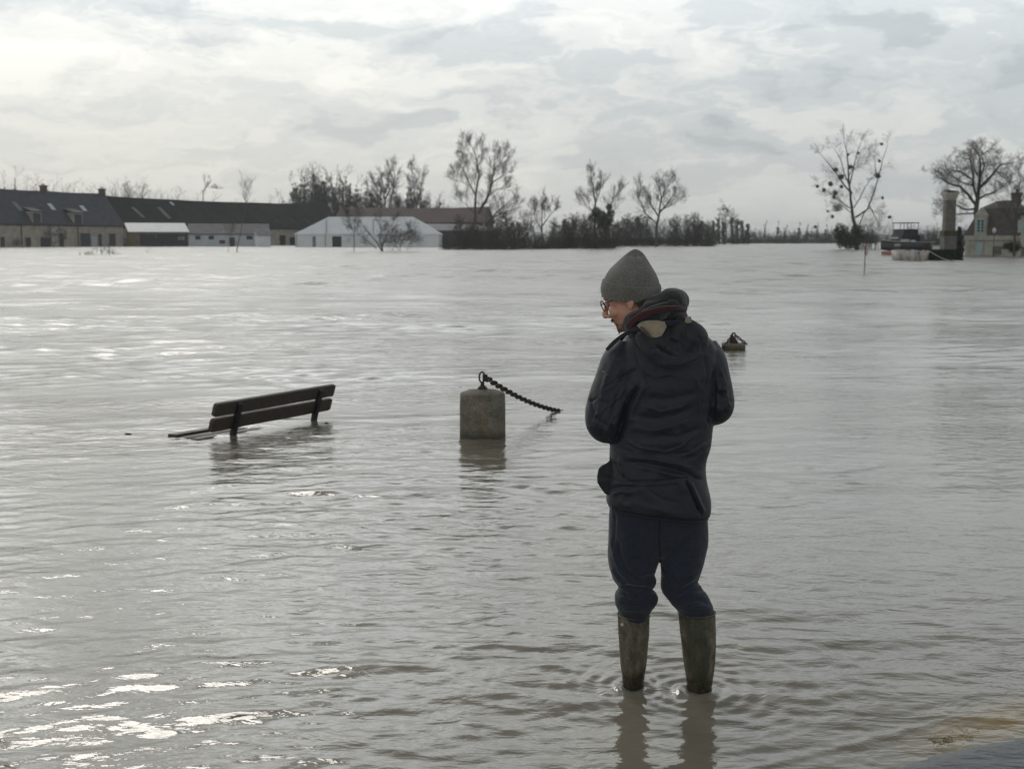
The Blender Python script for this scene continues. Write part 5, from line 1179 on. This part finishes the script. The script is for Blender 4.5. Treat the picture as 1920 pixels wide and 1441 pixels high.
# eyes, hair, moustache
for s_ in (-1, 1):
    mb = MB(); mb.ell(hp(.0655, s_ * .030, -.006), (.012, .012, .012), HR, 14, 10); mb.build('eye', mat('eye_white', (.5, .47, .44), .2, .05), bo, True)
    mb = MB(); mb.tube([hp(.100, s_ * .012, .020), hp(.101, s_ * .028, .027), hp(.092, s_ * .048, .021)], [.003, .0045, .002], 8); mb.build('eyebrow', M_hair, bo, True)
rs = np.random.RandomState(3); segs = []
for i in range(230):
    y = rs.uniform(-.030, .030); p = hp(.1035 - abs(y) * .35, y, -.059 - abs(y) * .25 + rs.uniform(-.003, .004)); q = p + HR @ Vector((.004 + rs.normal() * .002, np.sign(y) * .005 + rs.normal() * .002, -.008)); segs.append((p, q, .0005, .0002))
for i in range(500):      # short beard on chin and jaw
    an = rs.uniform(-1.45, 1.45); zz_ = rs.uniform(-.118, -.082); rr_ = .066 - (abs(zz_ + .095)) * .3; c_ = Vector((.036 + math.cos(an) * .058, math.sin(an) * .058, zz_)); p = hp(*c_); q = p + HR @ Vector((math.cos(an) * .004, math.sin(an) * .004, -.006)); segs.append((p, q, .0004, .0002))
mkobj('beard', seg_mesh('beard', [(tuple(a), tuple(b), c, d) for a, b, c, d in segs], 3), M_hair, bo)
segs = []
for i in range(2500):      # hair under the edge of the beanie
    an = rs.uniform(1.75, math.pi) * rs.choice([-1, 1]); r0 = .094 if abs(an) > 2.2 else .080
    c_ = Vector((-.002 + math.cos(an) * .082, math.sin(an) * .070, rs.uniform(-.055, -.025))); p = hp(*c_); q = p + HR @ Vector((math.cos(an) * .003 - .004, math.sin(an) * .003, -.014)); segs.append((tuple(p), tuple(q), .0006, .0003))
mkobj('hair', seg_mesh('hair', segs, 3), M_hair, bo)
# glasses
gl_ = MB(); M_wire = mat('dark_wire', (.02, .010, .009), .5, .2)
for s_ in (-1, 1): gl_.tube([hp(.110, s_ * .032 + .021 * math.cos(a), -.008 + .019 * math.sin(a)) for a in np.linspace(0, 2 * math.pi, 24, endpoint=False)], .0020, 6, closed=True)
gl_.tube([hp(.112, -.011, -.004), hp(.116, 0, -.001), hp(.112, .011, -.004)], .0012, 6)
for s_ in (-1, 1): gl_.tube([hp(.112, s_ * .053, -.004), hp(.106, s_ * .071, -.003), hp(.05, s_ * .080, -.004), hp(.0, s_ * .082, -.006)], .0019, 6)
go = gl_.build('glasses', M_wire, bo, True)
gm = bpy.data.materials.new('lens_glass'); gm.use_nodes = True; gb = gm.node_tree.nodes['Principled BSDF']; gb.inputs['Transmission Weight'].default_value = 1; gb.inputs['Roughness'].default_value = .02; gb.inputs['Transmission Weight'].default_value = 0; gb.inputs['Alpha'].default_value = .06
for s_ in (-1, 1):
    mb = MB(); c_ = [hp(.112, s_ * .032 + .0205 * math.cos(a), -.008 + .0185 * math.sin(a)) for a in np.linspace(0, 2 * math.pi, 20, endpoint=False)]
    mb.loft([c_, [q + HR @ Vector((.0008, 0, 0)) for q in c_]]); mb.build('lens', gm, go)

# --- beanie
BY = YB; bro = P(1183, 540, BY)
def brow(py, xl, xr, dd, tl=0.0):
    return row(py, xl, xr, BY + .006, dd, 48, 2.1, tl, .014)
mb = MB()
crown = [brow(552, 1131, 1235, .082, 4), brow(532, 1132, 1237, .090, 6), brow(520, 1136, 1234, .090, 5), brow(508, 1143, 1228, .084, 3), brow(497, 1154, 1221, .070, 2), brow(488, 1163.5, 1215, .054, 1), brow(481, 1171, 1210, .040, 0), brow(476.5, 1177, 1206, .026, 0), brow(474, 1183, 1201, .014, 0)]
mb.loft(densify(crown, 5)); me = remesh(mb, .0035, 2)
sculpt(me, [([(1191, 474), (1192, 486), (1194, 500), (1193, 512)], 1.6, -2.2), ([(1181, 476), (1178, 482)], 2, -1.5), ([(1200, 478), (1204, 486)], 2, -1.5)], noise_amp=.0010, noise_scale=30)
be = mkobj('beanie', me, M_beanie, man, True)
mb = MB()
cuff_o = [brow(558, 1130, 1236, .083, 3), brow(555, 1128, 1238, .087, 4), brow(546, 1126, 1239, .093, 6), brow(538, 1127, 1239.5, .095, 8), brow(531, 1129, 1239.5, .094, 9), brow(528.5, 1130.5, 1238, .092, 9), brow(530, 1134, 1235, .086, 9), brow(545, 1135, 1233, .084, 6), brow(556, 1134, 1232, .080, 3)]
mb.loft(densify(cuff_o, 3), False); v0 = mb
mb.build('cuff', M_beanie, be, True)

# --- trousers
mb = MB()
def leg_rows(rows_, Ys): return densify([row(py, xl, xr, Y, hd, 32, 2.15) for (py, xl, xr, hd), Y in zip(rows_, Ys)], 3)
LL = [(930, 1147, 1238, .10), (960, 1143, 1242, .105), (1010, 1141.5, 1241, .100), (1040, 1140, 1238, .095), (1062, 1143, 1231, .09), (1074, 1147, 1226, .085), (1086, 1151, 1229.5, .083), (1096, 1158, 1227, .075), (1104, 1160, 1222, .072), (1113, 1154, 1230, .080), (1122, 1153, 1233, .082), (1133, 1154, 1228, .078), (1142, 1158, 1221, .068), (1160, 1163, 1214, .055), (1175, 1166, 1210, .05)]
LRt = [(930, 1234, 1322, .10), (960, 1232, 1325, .105), (1010, 1234, 1328, .100), (1040, 1236, 1322, .095), (1060, 1239, 1317, .09), (1080, 1240.5, 1311, .082), (1092, 1240, 1309.5, .08), (1103, 1241, 1317, .08), (1112, 1245, 1325, .082), (1122, 1253, 1331, .080), (1132, 1260, 1335, .075), (1140, 1268, 1337, .068), (1158, 1278, 1332, .055), (1175, 1282, 1328, .05)]
mb.loft(leg_rows(LL, [4.60] * 9 + [4.605] * 6)); mb.loft(leg_rows(LRt, [4.60] * 4 + [4.595] * 5 + [4.585] * 5))
mb.loft(densify([row(905, 1150, 1322, YB, .12), row(940, 1146, 1324, YB, .122), row(975, 1144, 1326, YB, .118), row(1010, 1160, 1312, YB, .10), (row(1035, 1195, 1282, YB, .07)), row(1046, 1224, 1252, YB, .03)], 3))
me = remesh(mb, .0042, 3)
TF = [([(1146, 1000), (1152, 1040), (1165, 1072), (1190, 1098)], 4, 5), ([(1158, 1010), (1164, 1045), (1178, 1070), (1200, 1092)], 4, -4), ([(1147, 1060), (1160, 1085), (1172, 1098)], 4, 4.5),
      ([(1160, 1098), (1185, 1102), (1222, 1104)], 3.5, -7), ([(1163, 1090), (1185, 1092), (1212, 1095)], 4, 3), ([(1157, 1118), (1185, 1124), (1226, 1110)], 4, 4), ([(1160, 1128), (1190, 1134), (1222, 1128)], 3, -5), ([(1170, 1108), (1176, 1122), (1190, 1132)], 3, -3.5), ([(1166, 1140), (1190, 1143), (1215, 1138)], 4, 3),
      ([(1312, 1088), (1290, 1100), (1262, 1118)], 3.5, -6), ([(1318, 1098), (1295, 1106), (1272, 1122)], 4, 4.5), ([(1330, 1128), (1305, 1124), (1285, 1130)], 4, -4.5), ([(1326, 1112), (1300, 1114), (1280, 1122)], 3.5, 4), ([(1332, 1138), (1300, 1136), (1272, 1132)], 3, 3),
      ([(1240, 1060), (1249, 1080), (1254, 1098)], 2.2, 3), ([(1248, 1050), (1262, 1070), (1262, 1095)], 4, -3.5), ([(1238, 970), (1236, 1010), (1238, 1055)], 3, -6), ([(1155, 960), (1153, 1000), (1150, 1040)], 2, -2.5), ([(1222, 1062), (1205, 1052), (1180, 1050)], 5, -2.5), ([(1324, 1010), (1300, 1020), (1270, 1018)], 5, -3), ([(1316, 1045), (1295, 1052), (1262, 1045)], 5, 2.5), ([(1230, 1070), (1212, 1074), (1195, 1082)], 4, 3),
      ([(1168, 1000), (1185, 1015), (1200, 1045)], 6, 2.5)]
TF += [([(1156, 1015), (1176, 1022), (1200, 1016)], 1.8, -2), ([(1150, 1045), (1170, 1060), (1192, 1066)], 1.8, 2.6), ([(1154, 1056), (1176, 1076), (1206, 1084)], 1.6, -2.8), ([(1162, 1100), (1180, 1112), (1204, 1112)], 1.6, 2.8), ([(1158, 1112), (1180, 1120), (1212, 1120)], 1.6, -2.8), ([(1160, 1124), (1184, 1130), (1216, 1124)], 1.6, 2.4), ([(1178, 1136), (1196, 1140), (1212, 1134)], 1.6, -2.2),
       ([(1246, 1070), (1262, 1090), (1290, 1096)], 1.8, 2.4), ([(1312, 1070), (1290, 1082), (1262, 1084)], 1.8, -2.6), ([(1322, 1104), (1296, 1112), (1266, 1126)], 1.6, -2.8), ([(1328, 1118), (1304, 1118), (1280, 1126)], 1.6, 2.6), ([(1332, 1130), (1308, 1132), (1284, 1136)], 1.6, -2.4), ([(1250, 1000), (1268, 1012), (1296, 1008)], 2, -2), ([(1318, 1030), (1300, 1040), (1276, 1040)], 2, 2)]
sculpt(me, TF, noise_amp=.0022, noise_scale=16, seed=9, aniso=(1, 1, 1.3))
tr_ = mkobj('trousers', me, M_trouser, man, True)
pk = MB(); pk.tube([P(1147, 948, 4.512), P(1148, 962, 4.508), P(1152, 974, 4.498)], [.006, .009, .004], 8, sq=.5); pk.build('pocket', M_wdark, tr_, True)

# --- wellington boots
def boot(rows_, Ys, side, footc):
    mb = MB(); out = [row(py, xl, xr, Y, hd, 40, 2.05, tl) for (py, xl, xr, hd, tl), Y in zip(rows_, Ys)]
    inn = [row(py, xl + 3, xr - 3, Y, hd - .006, 40, 2.05, tl) for (py, xl, xr, hd, tl), Y in list(zip(rows_, Ys))[:3]]
    c = footc; hd_ = Vector((-.2 + .08 * side, 1, 0)).normalized(); sdv = Vector((hd_.y, -hd_.x, 0))
    def ring(cx, z, fx, bx, w_):
        rr = []
        for i in range(40):
            th = 2 * math.pi * i / 40; cs, sn = math.cos(th), math.sin(th); rr.append(Vector((c.x, c.y, z)) + sdv * w_ * cs + hd_ * (fx * sn if sn > 0 else bx * sn))
        return rr
    foot_ = [ring(0, -.055, .055, .055, .045), ring(0, -.095, .11, .062, .047), ring(0, -.13, .19, .066, .050), ring(0, -.165, .215, .068, .053), ring(0, -.172, .222, .074, .057), ring(0, -.2, .222, .074, .057)]
    shaft = densify(out, 3)
    mb.loft(list(reversed(inn)) + shaft[0:1] + shaft + foot_, True)
    o = mb.build('boot', M_rubber, man, True)
    # rims and ribs
    def rib(k, r, grow_=1.006, name='rib'):
        ring_ = shaft[k]; cc_ = sum(ring_, Vector()) / len(ring_); q = MB(); q.tube([cc_ + (p - cc_) * grow_ for p in ring_], r, 6, closed=True); q.build(name, M_rubber, o, True)
    rib(0, .0032, 1.0, 'rim'); rib(6, .0013); 
    def seam(i0, k0, k1, r=.0016):
        q = MB(); q.tube([shaft[k][i0] for k in range(k0, k1)], r, 6); q.build('seam', M_rubber, o, True)
    seam(30 if side < 0 else 31, 8, len(shaft) - 1); 
    return o
bl = boot([(1152, 1158, 1218, .060, 3), (1170, 1158.5, 1217.5, .059, 2), (1188, 1159.5, 1217, .058, 1), (1210, 1161, 1215, .056, 0), (1235, 1162.5, 1213, .052, 0), (1258, 1165, 1210, .047, 0), (1280, 1167, 1206.5, .045, 0)], [4.61, 4.612, 4.615, 4.618, 4.62, 4.625, 4.632], -1, Vector((FL.x, 4.640, 0)))
br_ = boot([(1148, 1272, 1341, .064, -2), (1166, 1273.5, 1341.5, .063, -1), (1186, 1275.5, 1342, .062, 0), (1208, 1278, 1342, .060, 0), (1235, 1281, 1341, .055, 0), (1262, 1285, 1338, .049, 0), (1290, 1288, 1334, .046, 0)], [4.585, 4.586, 4.587, 4.588, 4.59, 4.592, 4.595], 1, Vector((P(1311, 1290, 4.595).x, 4.60, 0)))
mb = MB(); mb.ell(P(1166.5, 1170.5, 4.563), (.006, .003, .006), None, 10, 8); mb.build('white_mark', M_white, bl, True)

# --- jacket: shell and sleeves are one skin
mb = MB()
JR = [row(610, 1206, 1300, YB, .07, 48, 2.2, 10), row(622, 1190, 1318, YB, .09, 48, 2.3, 8), row(636, 1172, 1334, YB, .108, 48, 2.4, 4), row(655, 1158, 1344, YB, .125, 48, 2.4), row(685, 1153, 1346, YB, .135, 48, 2.4), row(720, 1151, 1343, YB, .138, 48, 2.4), row(760, 1150, 1341, YB, .136, 48, 2.3), row(800, 1148, 1337, YB, .134, 48, 2.3),
      row(835, 1144, 1332, YB, .132, 48, 2.3), row(855, 1143, 1326, YB, .130, 48, 2.3), row(870, 1143, 1323, YB, .131, 48, 2.3), row(885, 1142, 1323, YB, .134, 48, 2.3), row(900, 1140, 1324.5, YB, .137, 48, 2.3, 2), row(915, 1138.5, 1328, YB, .139, 48, 2.3, 5), row(930, 1137.5, 1331, YB, .140, 48, 2.3, 9), row(944, 1137, 1331, YB, .140, 48, 2.3, 14), row(955, 1139, 1329, YB, .139, 48, 2.3, 21)]
mb.loft(densify(JR, 4))
tube_smooth(mb, [(1184, 652, 4.60, 33), (1168, 680, 4.59, 41), (1152, 722, 4.575, 39), (1137, 765, 4.56, 37), (1134, 792, 4.56, 35), (1146, 797, 4.62, 33), (1166, 784, 4.74, 29), (1184, 772, 4.85, 24), (1193, 763, 4.90, 22)], 28)
tube_smooth(mb, [(1312, 652, 4.60, 33), (1324, 678, 4.595, 37), (1334, 712, 4.59, 35.5), (1343, 745, 4.58, 34), (1344, 762, 4.58, 33), (1330, 768, 4.66, 31), (1300, 764, 4.78, 27), (1276, 757, 4.86, 23), (1265, 752, 4.90, 22)], 28)
me = remesh(mb, .0045, 5)
JF = [([(1200, 722), (1186, 745), (1172, 775), (1160, 812), (1152, 832)], 5, -9), ([(1188, 720), (1172, 745), (1158, 775), (1150, 805)], 6, 4), ([(1215, 715), (1200, 735), (1186, 765), (1178, 800)], 6, 3.5), ([(1196, 690), (1176, 705), (1158, 712)], 5, -3),
      ([(1120, 745), (1108, 752), (1112, 770), (1110, 790)], 3, -5), ([(1125, 755), (1122, 775), (1112, 782)], 3, 4), ([(1112, 738), (1105, 755)], 3, -3), ([(1130, 800), (1142, 815), (1150, 826)], 4, 4), ([(1160, 735), (1150, 765), (1148, 795)], 4, -3.5), ([(1140, 700), (1130, 730), (1128, 755)], 4, 3),
      ([(1338, 690), (1341, 730), (1337, 770), (1330, 798)], 4, -8), ([(1350, 730), (1352, 755), (1362, 770)], 4, -4), ([(1360, 715), (1362, 745), (1370, 765)], 4, 3.5), ([(1348, 700), (1356, 720), (1364, 728)], 3, -3), ([(1345, 770), (1355, 778), (1364, 784)], 3, 3),
      ([(1178, 864), (1210, 868), (1250, 876), (1290, 888), (1318, 902)], 3.5, -5), ([(1172, 858), (1210, 858), (1255, 866), (1300, 880)], 6, 4.5), ([(1160, 855), (1170, 875), (1180, 895), (1190, 902)], 4, 4), ([(1150, 862), (1160, 890), (1175, 900)], 4, -4), ([(1190, 780), (1230, 786), (1270, 778), (1300, 762)], 7, -4), ([(1180, 800), (1225, 806), (1270, 796)], 7, 3.5), ([(1210, 745), (1250, 750), (1310, 735)], 7, -3), ([(1195, 830), (1240, 835), (1290, 825)], 8, 2.5), ([(1230, 815), (1270, 820), (1320, 800)], 5, -2.5),
      ([(1146, 900), (1180, 903), (1240, 902), (1284, 896), (1322, 898)], 1.5, -3), ([(1146, 905), (1180, 908), (1240, 907), (1284, 901)], 2.5, 2), ([(1285, 897), (1295, 920), (1306, 945), (1314, 966)], 2.0, -8), ([(1292, 900), (1302, 922), (1312, 945), (1320, 962)], 3.5, 5), ([(1142, 918), (1165, 912), (1195, 914)], 3, -3.5), ([(1146, 928), (1165, 920), (1185, 925)], 3.5, 3), ([(1160, 935), (1168, 945), (1185, 950)], 4, 2.5),
      ([(1270, 700), (1265, 740), (1262, 790), (1262, 850)], 1.2, -1.0), ([(1190, 655), (1200, 690), (1222, 722)], 3, -2), ([(1320, 665), (1326, 700), (1322, 740)], 3, -3), ([(1160, 660), (1145, 690), (1135, 715)], 6, 2.5), ([(1320, 840), (1305, 855), (1280, 862)], 4, -4), ([(1326, 830), (1310, 842), (1285, 850)], 4, 3)]
JF += [([(1166, 690), (1150, 712), (1128, 726)], 1.8, 2.6), ([(1172, 700), (1152, 728), (1122, 742)], 1.6, -2.6), ([(1180, 712), (1160, 745), (1130, 770)], 2.0, 2.8), ([(1145, 752), (1128, 782), (1118, 808)], 1.8, -2.8), ([(1156, 770), (1140, 800), (1132, 822)], 1.8, 2.6), ([(1106, 765), (1124, 790), (1146, 800)], 1.8, -2.6),
       ([(1200, 700), (1230, 712), (1262, 706)], 2.0, -2.2), ([(1206, 760), (1238, 772), (1290, 760)], 2.2, 2.6), ([(1196, 792), (1232, 800), (1300, 782)], 2.0, -2.4), ([(1170, 822), (1200, 840), (1248, 846)], 2.2, 2.4), ([(1164, 840), (1196, 852), (1236, 856)], 1.8, -2.6), ([(1300, 815), (1276, 838), (1240, 850)], 2.0, 2.4), ([(1318, 828), (1296, 846), (1262, 852)], 1.8, -2.4),
       ([(1156, 872), (1166, 884), (1168, 898)], 1.6, 2.6), ([(1200, 876), (1240, 886), (1282, 894)], 2.0, 2.4), ([(1210, 915), (1240, 935), (1276, 944)], 2.4, -1.8), ([(1300, 700), (1312, 730), (1308, 770)], 2.2, 2.0), ([(1350, 690), (1358, 712), (1356, 735)], 1.6, 2.4), ([(1346, 735), (1362, 748), (1374, 752)], 1.6, -2.4), ([(1344, 752), (1358, 764), (1372, 770)], 1.6, 2.2)]
sculpt(me, JF, noise_amp=.0026, noise_scale=13, seed=4, aniso=(1, 1, 1.4))
jk = mkobj('jacket', me, M_jacket, man, True)
hm = densify([JR[-1], row(958, 1140, 1328, YB, .138, 48, 2.3, 23)], 1)[-1]; mb = MB(); hc = sum(hm, Vector()) / len(hm); mb.tube([hc + (q - hc) * .985 for q in hm], .0026, 8, closed=True); mb.build('hem', M_jacket, jk, True)
mb = MB(); mb.loft(densify([row(596, 1216, 1296, 4.58, .07, 40, 2.2, 6), row(604, 1206, 1302, 4.58, .085, 40, 2.2, 6), row(618, 1196, 1310, 4.59, .10, 40, 2.2, 6), row(632, 1190, 1316, 4.6, .11, 40, 2.2)], 3)); mr = remesh(mb, .005, 3); sculpt(mr, [([(1215, 600), (1250, 606), (1290, 600)], 3, -3)], noise_amp=.003, noise_scale=22, seed=5); mkobj('neck_band', mr, M_hood, jk, True)
# side pocket flap that sticks out on the left, hem tab, sleeve tab
mb = MB(); ring0 = []
out_ = [(1144, 862), (1137, 868), (1127, 873), (1122, 879), (1119.5, 892), (1120, 904), (1126, 914), (1134, 925), (1142, 928), (1150, 915), (1152, 885)]
c0 = P(1140, 895, 4.60)
fr = [P(x, y, 4.565) for x, y in out_]; bk = [P(x, y, 4.66) for x, y in out_]; fr2 = [q.lerp(P(1142, 895, 4.565), .10) + Vector((0, -.004, 0)) for q in fr]; bk2 = [q.lerp(P(1142, 895, 4.66), .1) + Vector((0, .004, 0)) for q in bk]
mb.loft([fr2, fr, bk, bk2]); pf = mb.build('pocket_flap', M_jacket, jk, False)
mb = MB(); mb.tube([P(1150, 868, 4.475), P(1158, 878, 4.462), P(1163, 888, 4.455)], .0016, 6); mb.tube([P(1144, 857, 4.49), P(1147, 861, 4.486)], .004, 6); mb.build('drawcord', M_hood, jk, True)
mb = MB(); mb.tube([P(1129.5, 695.5, 4.487), P(1134, 699, 4.478), P(1140, 703.5, 4.476)], .0022, 6); mb.build('sleeve_label', mat('grey_print', (.10, .10, .10), .6), jk, True)
# collar: a stand round the neck with a lapel reaching down to the left
def blob(parts, vox=.004, sm=3):
    mb = MB()
    for kind, *a in parts:
        if kind == 'e': (px, py, Y, rx, ry, rz) = a[:6]; rot = Matrix.Rotation(R(a[6]), 3, 'Y') if len(a) > 6 else None; mb.ell(P(px, py, Y), (rx * YB / F, ry, rz * YB / F), rot, 28, 18)
        elif kind == 't': tube_smooth(mb, a[0], 16, a[1] if len(a) > 1 else 1.0)
    return remesh(mb, vox, sm)
# soft hood hanging over the upper back
me = blob([('e', 1258, 640, 4.50, 66, .062, 34, 8), ('e', 1262, 660, 4.475, 50, .044, 27, 8), ('e', 1292, 632, 4.50, 36, .058, 30, 20), ('e', 1225, 638, 4.475, 30, .050, 22, 30),
           ('t', [(1200, 628, 4.46, 8), (1215, 650, 4.435, 9), (1240, 672, 4.42, 10), (1268, 680, 4.42, 10), (1300, 668, 4.43, 10), (1322, 645, 4.46, 9)]), ('t', [(1282, 604, 4.50, 15), (1270, 620, 4.47, 14), (1262, 640, 4.45, 12)]), ('t', [(1285, 606, 4.50, 12), (1300, 618, 4.49, 14), (1318, 640, 4.48, 12)])], .004, 6)
sculpt(me, [([(1272, 606), (1278, 630), (1282, 652), (1300, 664)], 3, -5), ([(1285, 612), (1292, 640), (1288, 660)], 3, 3.5), ([(1205, 645), (1235, 655), (1262, 668)], 4, -3.5), ([(1218, 655), (1245, 668), (1270, 676)], 3.5, 3), ([(1250, 640), (1240, 655), (1225, 662)], 3, 3), ([(1305, 625), (1318, 645), (1316, 662)], 3, -4), ([(1258, 632), (1262, 650), (1275, 662)], 4, -3), ([(1190, 622), (1204, 650), (1226, 676), (1258, 686)], 2, 3)], noise_amp=.0022, noise_scale=20, seed=14)
hd_o = mkobj('hood', me, M_hood, jk, True)
# beige lining turned outward on the left of the hood
def patch(outl, Yf, th, name, m, parent, bulge=.01, n=6):
    c = sum((P(x, y, Yf(x, y)) for x, y in outl), Vector()) / len(outl); mb = MB(); base = [P(x, y, Yf(x, y)) for x, y in outl]; rings = [[q + Vector((0, th, 0)) for q in base], base]
    for k in range(1, n): s_ = k / n; rings.append([q.lerp(c, s_) + Vector((0, -bulge * math.sin(s_ * math.pi / 2), 0)) for q in base])
    mb.loft(rings); return mb.build(name, m, parent, True)
lin = [(1195, 611), (1203, 604), (1216, 601), (1232, 601), (1246, 602.5), (1250, 612), (1246, 621), (1240, 630), (1230, 633), (1220, 633), (1206, 622)]
patch(lin, lambda x, y: 4.413 + .0012 * max(0, 1222 - x) + .0004 * max(0, x - 1222) + (.0012 * max(0, 618 - y)), .03, 'lining', M_lining, hd_o, .006)
patch([(1200, 615), (1208, 624), (1219, 633.5), (1224, 632), (1213, 620), (1203, 611)], lambda x, y: 4.405 + .0009 * max(0, 1222 - x) + (.0010 * max(0, 618 - y)), .01, 'lining_seam', mat('brown_binding', (.09, .055, .045), .8), hd_o, .002)
patch([(1286, 595), (1296, 594), (1298, 604), (1290, 607), (1284, 604)], lambda x, y: 4.462, .03, 'lining', M_lining, hd_o, .004)
# collar / lapel
mb = MB()
def strap(pts, th=.004):
    """pts: (px,py,Y,half height px) flat band standing on edge"""
    C = [P(x, y, Y) for x, y, Y, h_ in pts]; Hh = [h_ * YB / F for *_, h_ in pts]; C, Hh = dense(C, Hh, 5); rings = []
    for i, p in enumerate(C):
        t_ = (C[min(i + 1, len(C) - 1)] - C[max(0, i - 1)]).normalized(); u_ = Vector((0, -.25, 1)); u_ = (u_ - t_ * u_.dot(t_)).normalized(); n_ = t_.cross(u_)
        rings.append([p + u_ * a * Hh[i] + n_ * b * th for a, b in ((-1, -1), (1, -1), (1, 1), (-1, 1))])
    return rings
mb.loft(strap([(1296, 604, 4.52, 6), (1270, 606, 4.462, 6), (1235, 607, 4.445, 6), (1205, 613, 4.455, 5), (1180, 622, 4.485, 4), (1160, 634, 4.51, 3.5), (1148, 645, 4.53, 4), (1137, 655.5, 4.55, 3)], .003)); mb.build('collar', M_jacket, jk, False, bevel=.003)
mb = MB(); mb.loft(strap([(1290, 612, 4.68, 12), (1240, 622, 4.72, 12), (1190, 632, 4.70, 10), (1155, 645, 4.64, 8), (1140, 655, 4.57, 4)], .006)); mb.build('collar', M_jacket, jk, False, bevel=.003)
# scarf
def ringpts(cx, cy, rx, slope, dy, Yc, tilt, n=28, wob=2.0, seed=1):
    o = []
    for i in range(n):
        a = 2 * math.pi * i / n; o.append((cx + rx * math.cos(a), cy + slope * math.cos(a) + tilt * math.sin(a) * -1 + wob * math.sin(a * 3 + seed), Yc + dy * math.sin(a)))
    return o
def loop(pts, r0, seed, vox=.004):
    mb = MB(); C = [P(*p) for p in pts]; rr = [r0 * YB / F * (1 + .12 * math.sin(i * 1.3 + seed)) for i in range(len(C))]; mb.tube(C, rr, 16, closed=True); return mb
mb = loop(ringpts(1228, 588, 40, -24, .085, 4.59, -5, seed=0), 21, 0)
mb2 = loop(ringpts(1240, 572, 30, -10, .075, 4.60, -3, seed=2), 20, 2); b0 = len(mb.v); mb.v += mb2.v; mb.f += [tuple(b0 + i for i in f_) for f_ in mb2.f]
mb.ell(P(1266, 574, 4.58), (.043, .06, .042), None, 20, 14); mb.ell(P(1256, 592, 4.58), (.062, .085, .030), None, 20, 14)
me = remesh(mb, .004, 5)
sculpt(me, [([(1180, 600), (1205, 578), (1235, 566), (1262, 560)], 3, -4), ([(1188, 612), (1212, 592), (1240, 580), (1280, 578)], 3, -4), ([(1250, 556), (1270, 562), (1282, 575)], 3, -3)], noise_amp=.0025, noise_scale=26, seed=21)
sc = mkobj('scarf', me, M_scarf, man, True)
mb = MB(); mb.loft(strap([(1176, 612, 4.487, 3.6), (1188, 600, 4.466, 4.6), (1206, 590, 4.452, 5), (1226, 583, 4.446, 4.2), (1246, 579, 4.448, 4.4), (1264, 577, 4.464, 3.6), (1280, 578, 4.505, 3), (1286, 578, 4.55, 2)], .006)); mr = remesh(mb, .003, 3); sculpt(mr, [([(1190, 602), (1225, 586), (1262, 580)], 1.5, -2)], noise_amp=.0028, noise_scale=30); mkobj('stripe', mr, M_maroon, sc, True)
# ---------------------------------------------------------------- air
HAZE = 0.00026
def haze():
    mb = MB(); mb.box((0, 1450, 17), (3600, 3100, 40)); 
    m = bpy.data.materials.new('damp_air'); m.use_nodes = True; t = NT(m.node_tree); t.n.clear()
    v = t.new('ShaderNodeVolumePrincipled'); v.inputs['Color'].default_value = (.88, .92, .96, 1); v.inputs['Density'].default_value = HAZE; v.inputs['Anisotropy'].default_value = .2
    o = t.new('ShaderNodeOutputMaterial'); t.l.new(v.outputs[0], o.inputs['Volume'])
    tag(mb.build('haze', m), 'thin damp haze over the flooded plain', 'haze', kind='stuff')
haze()
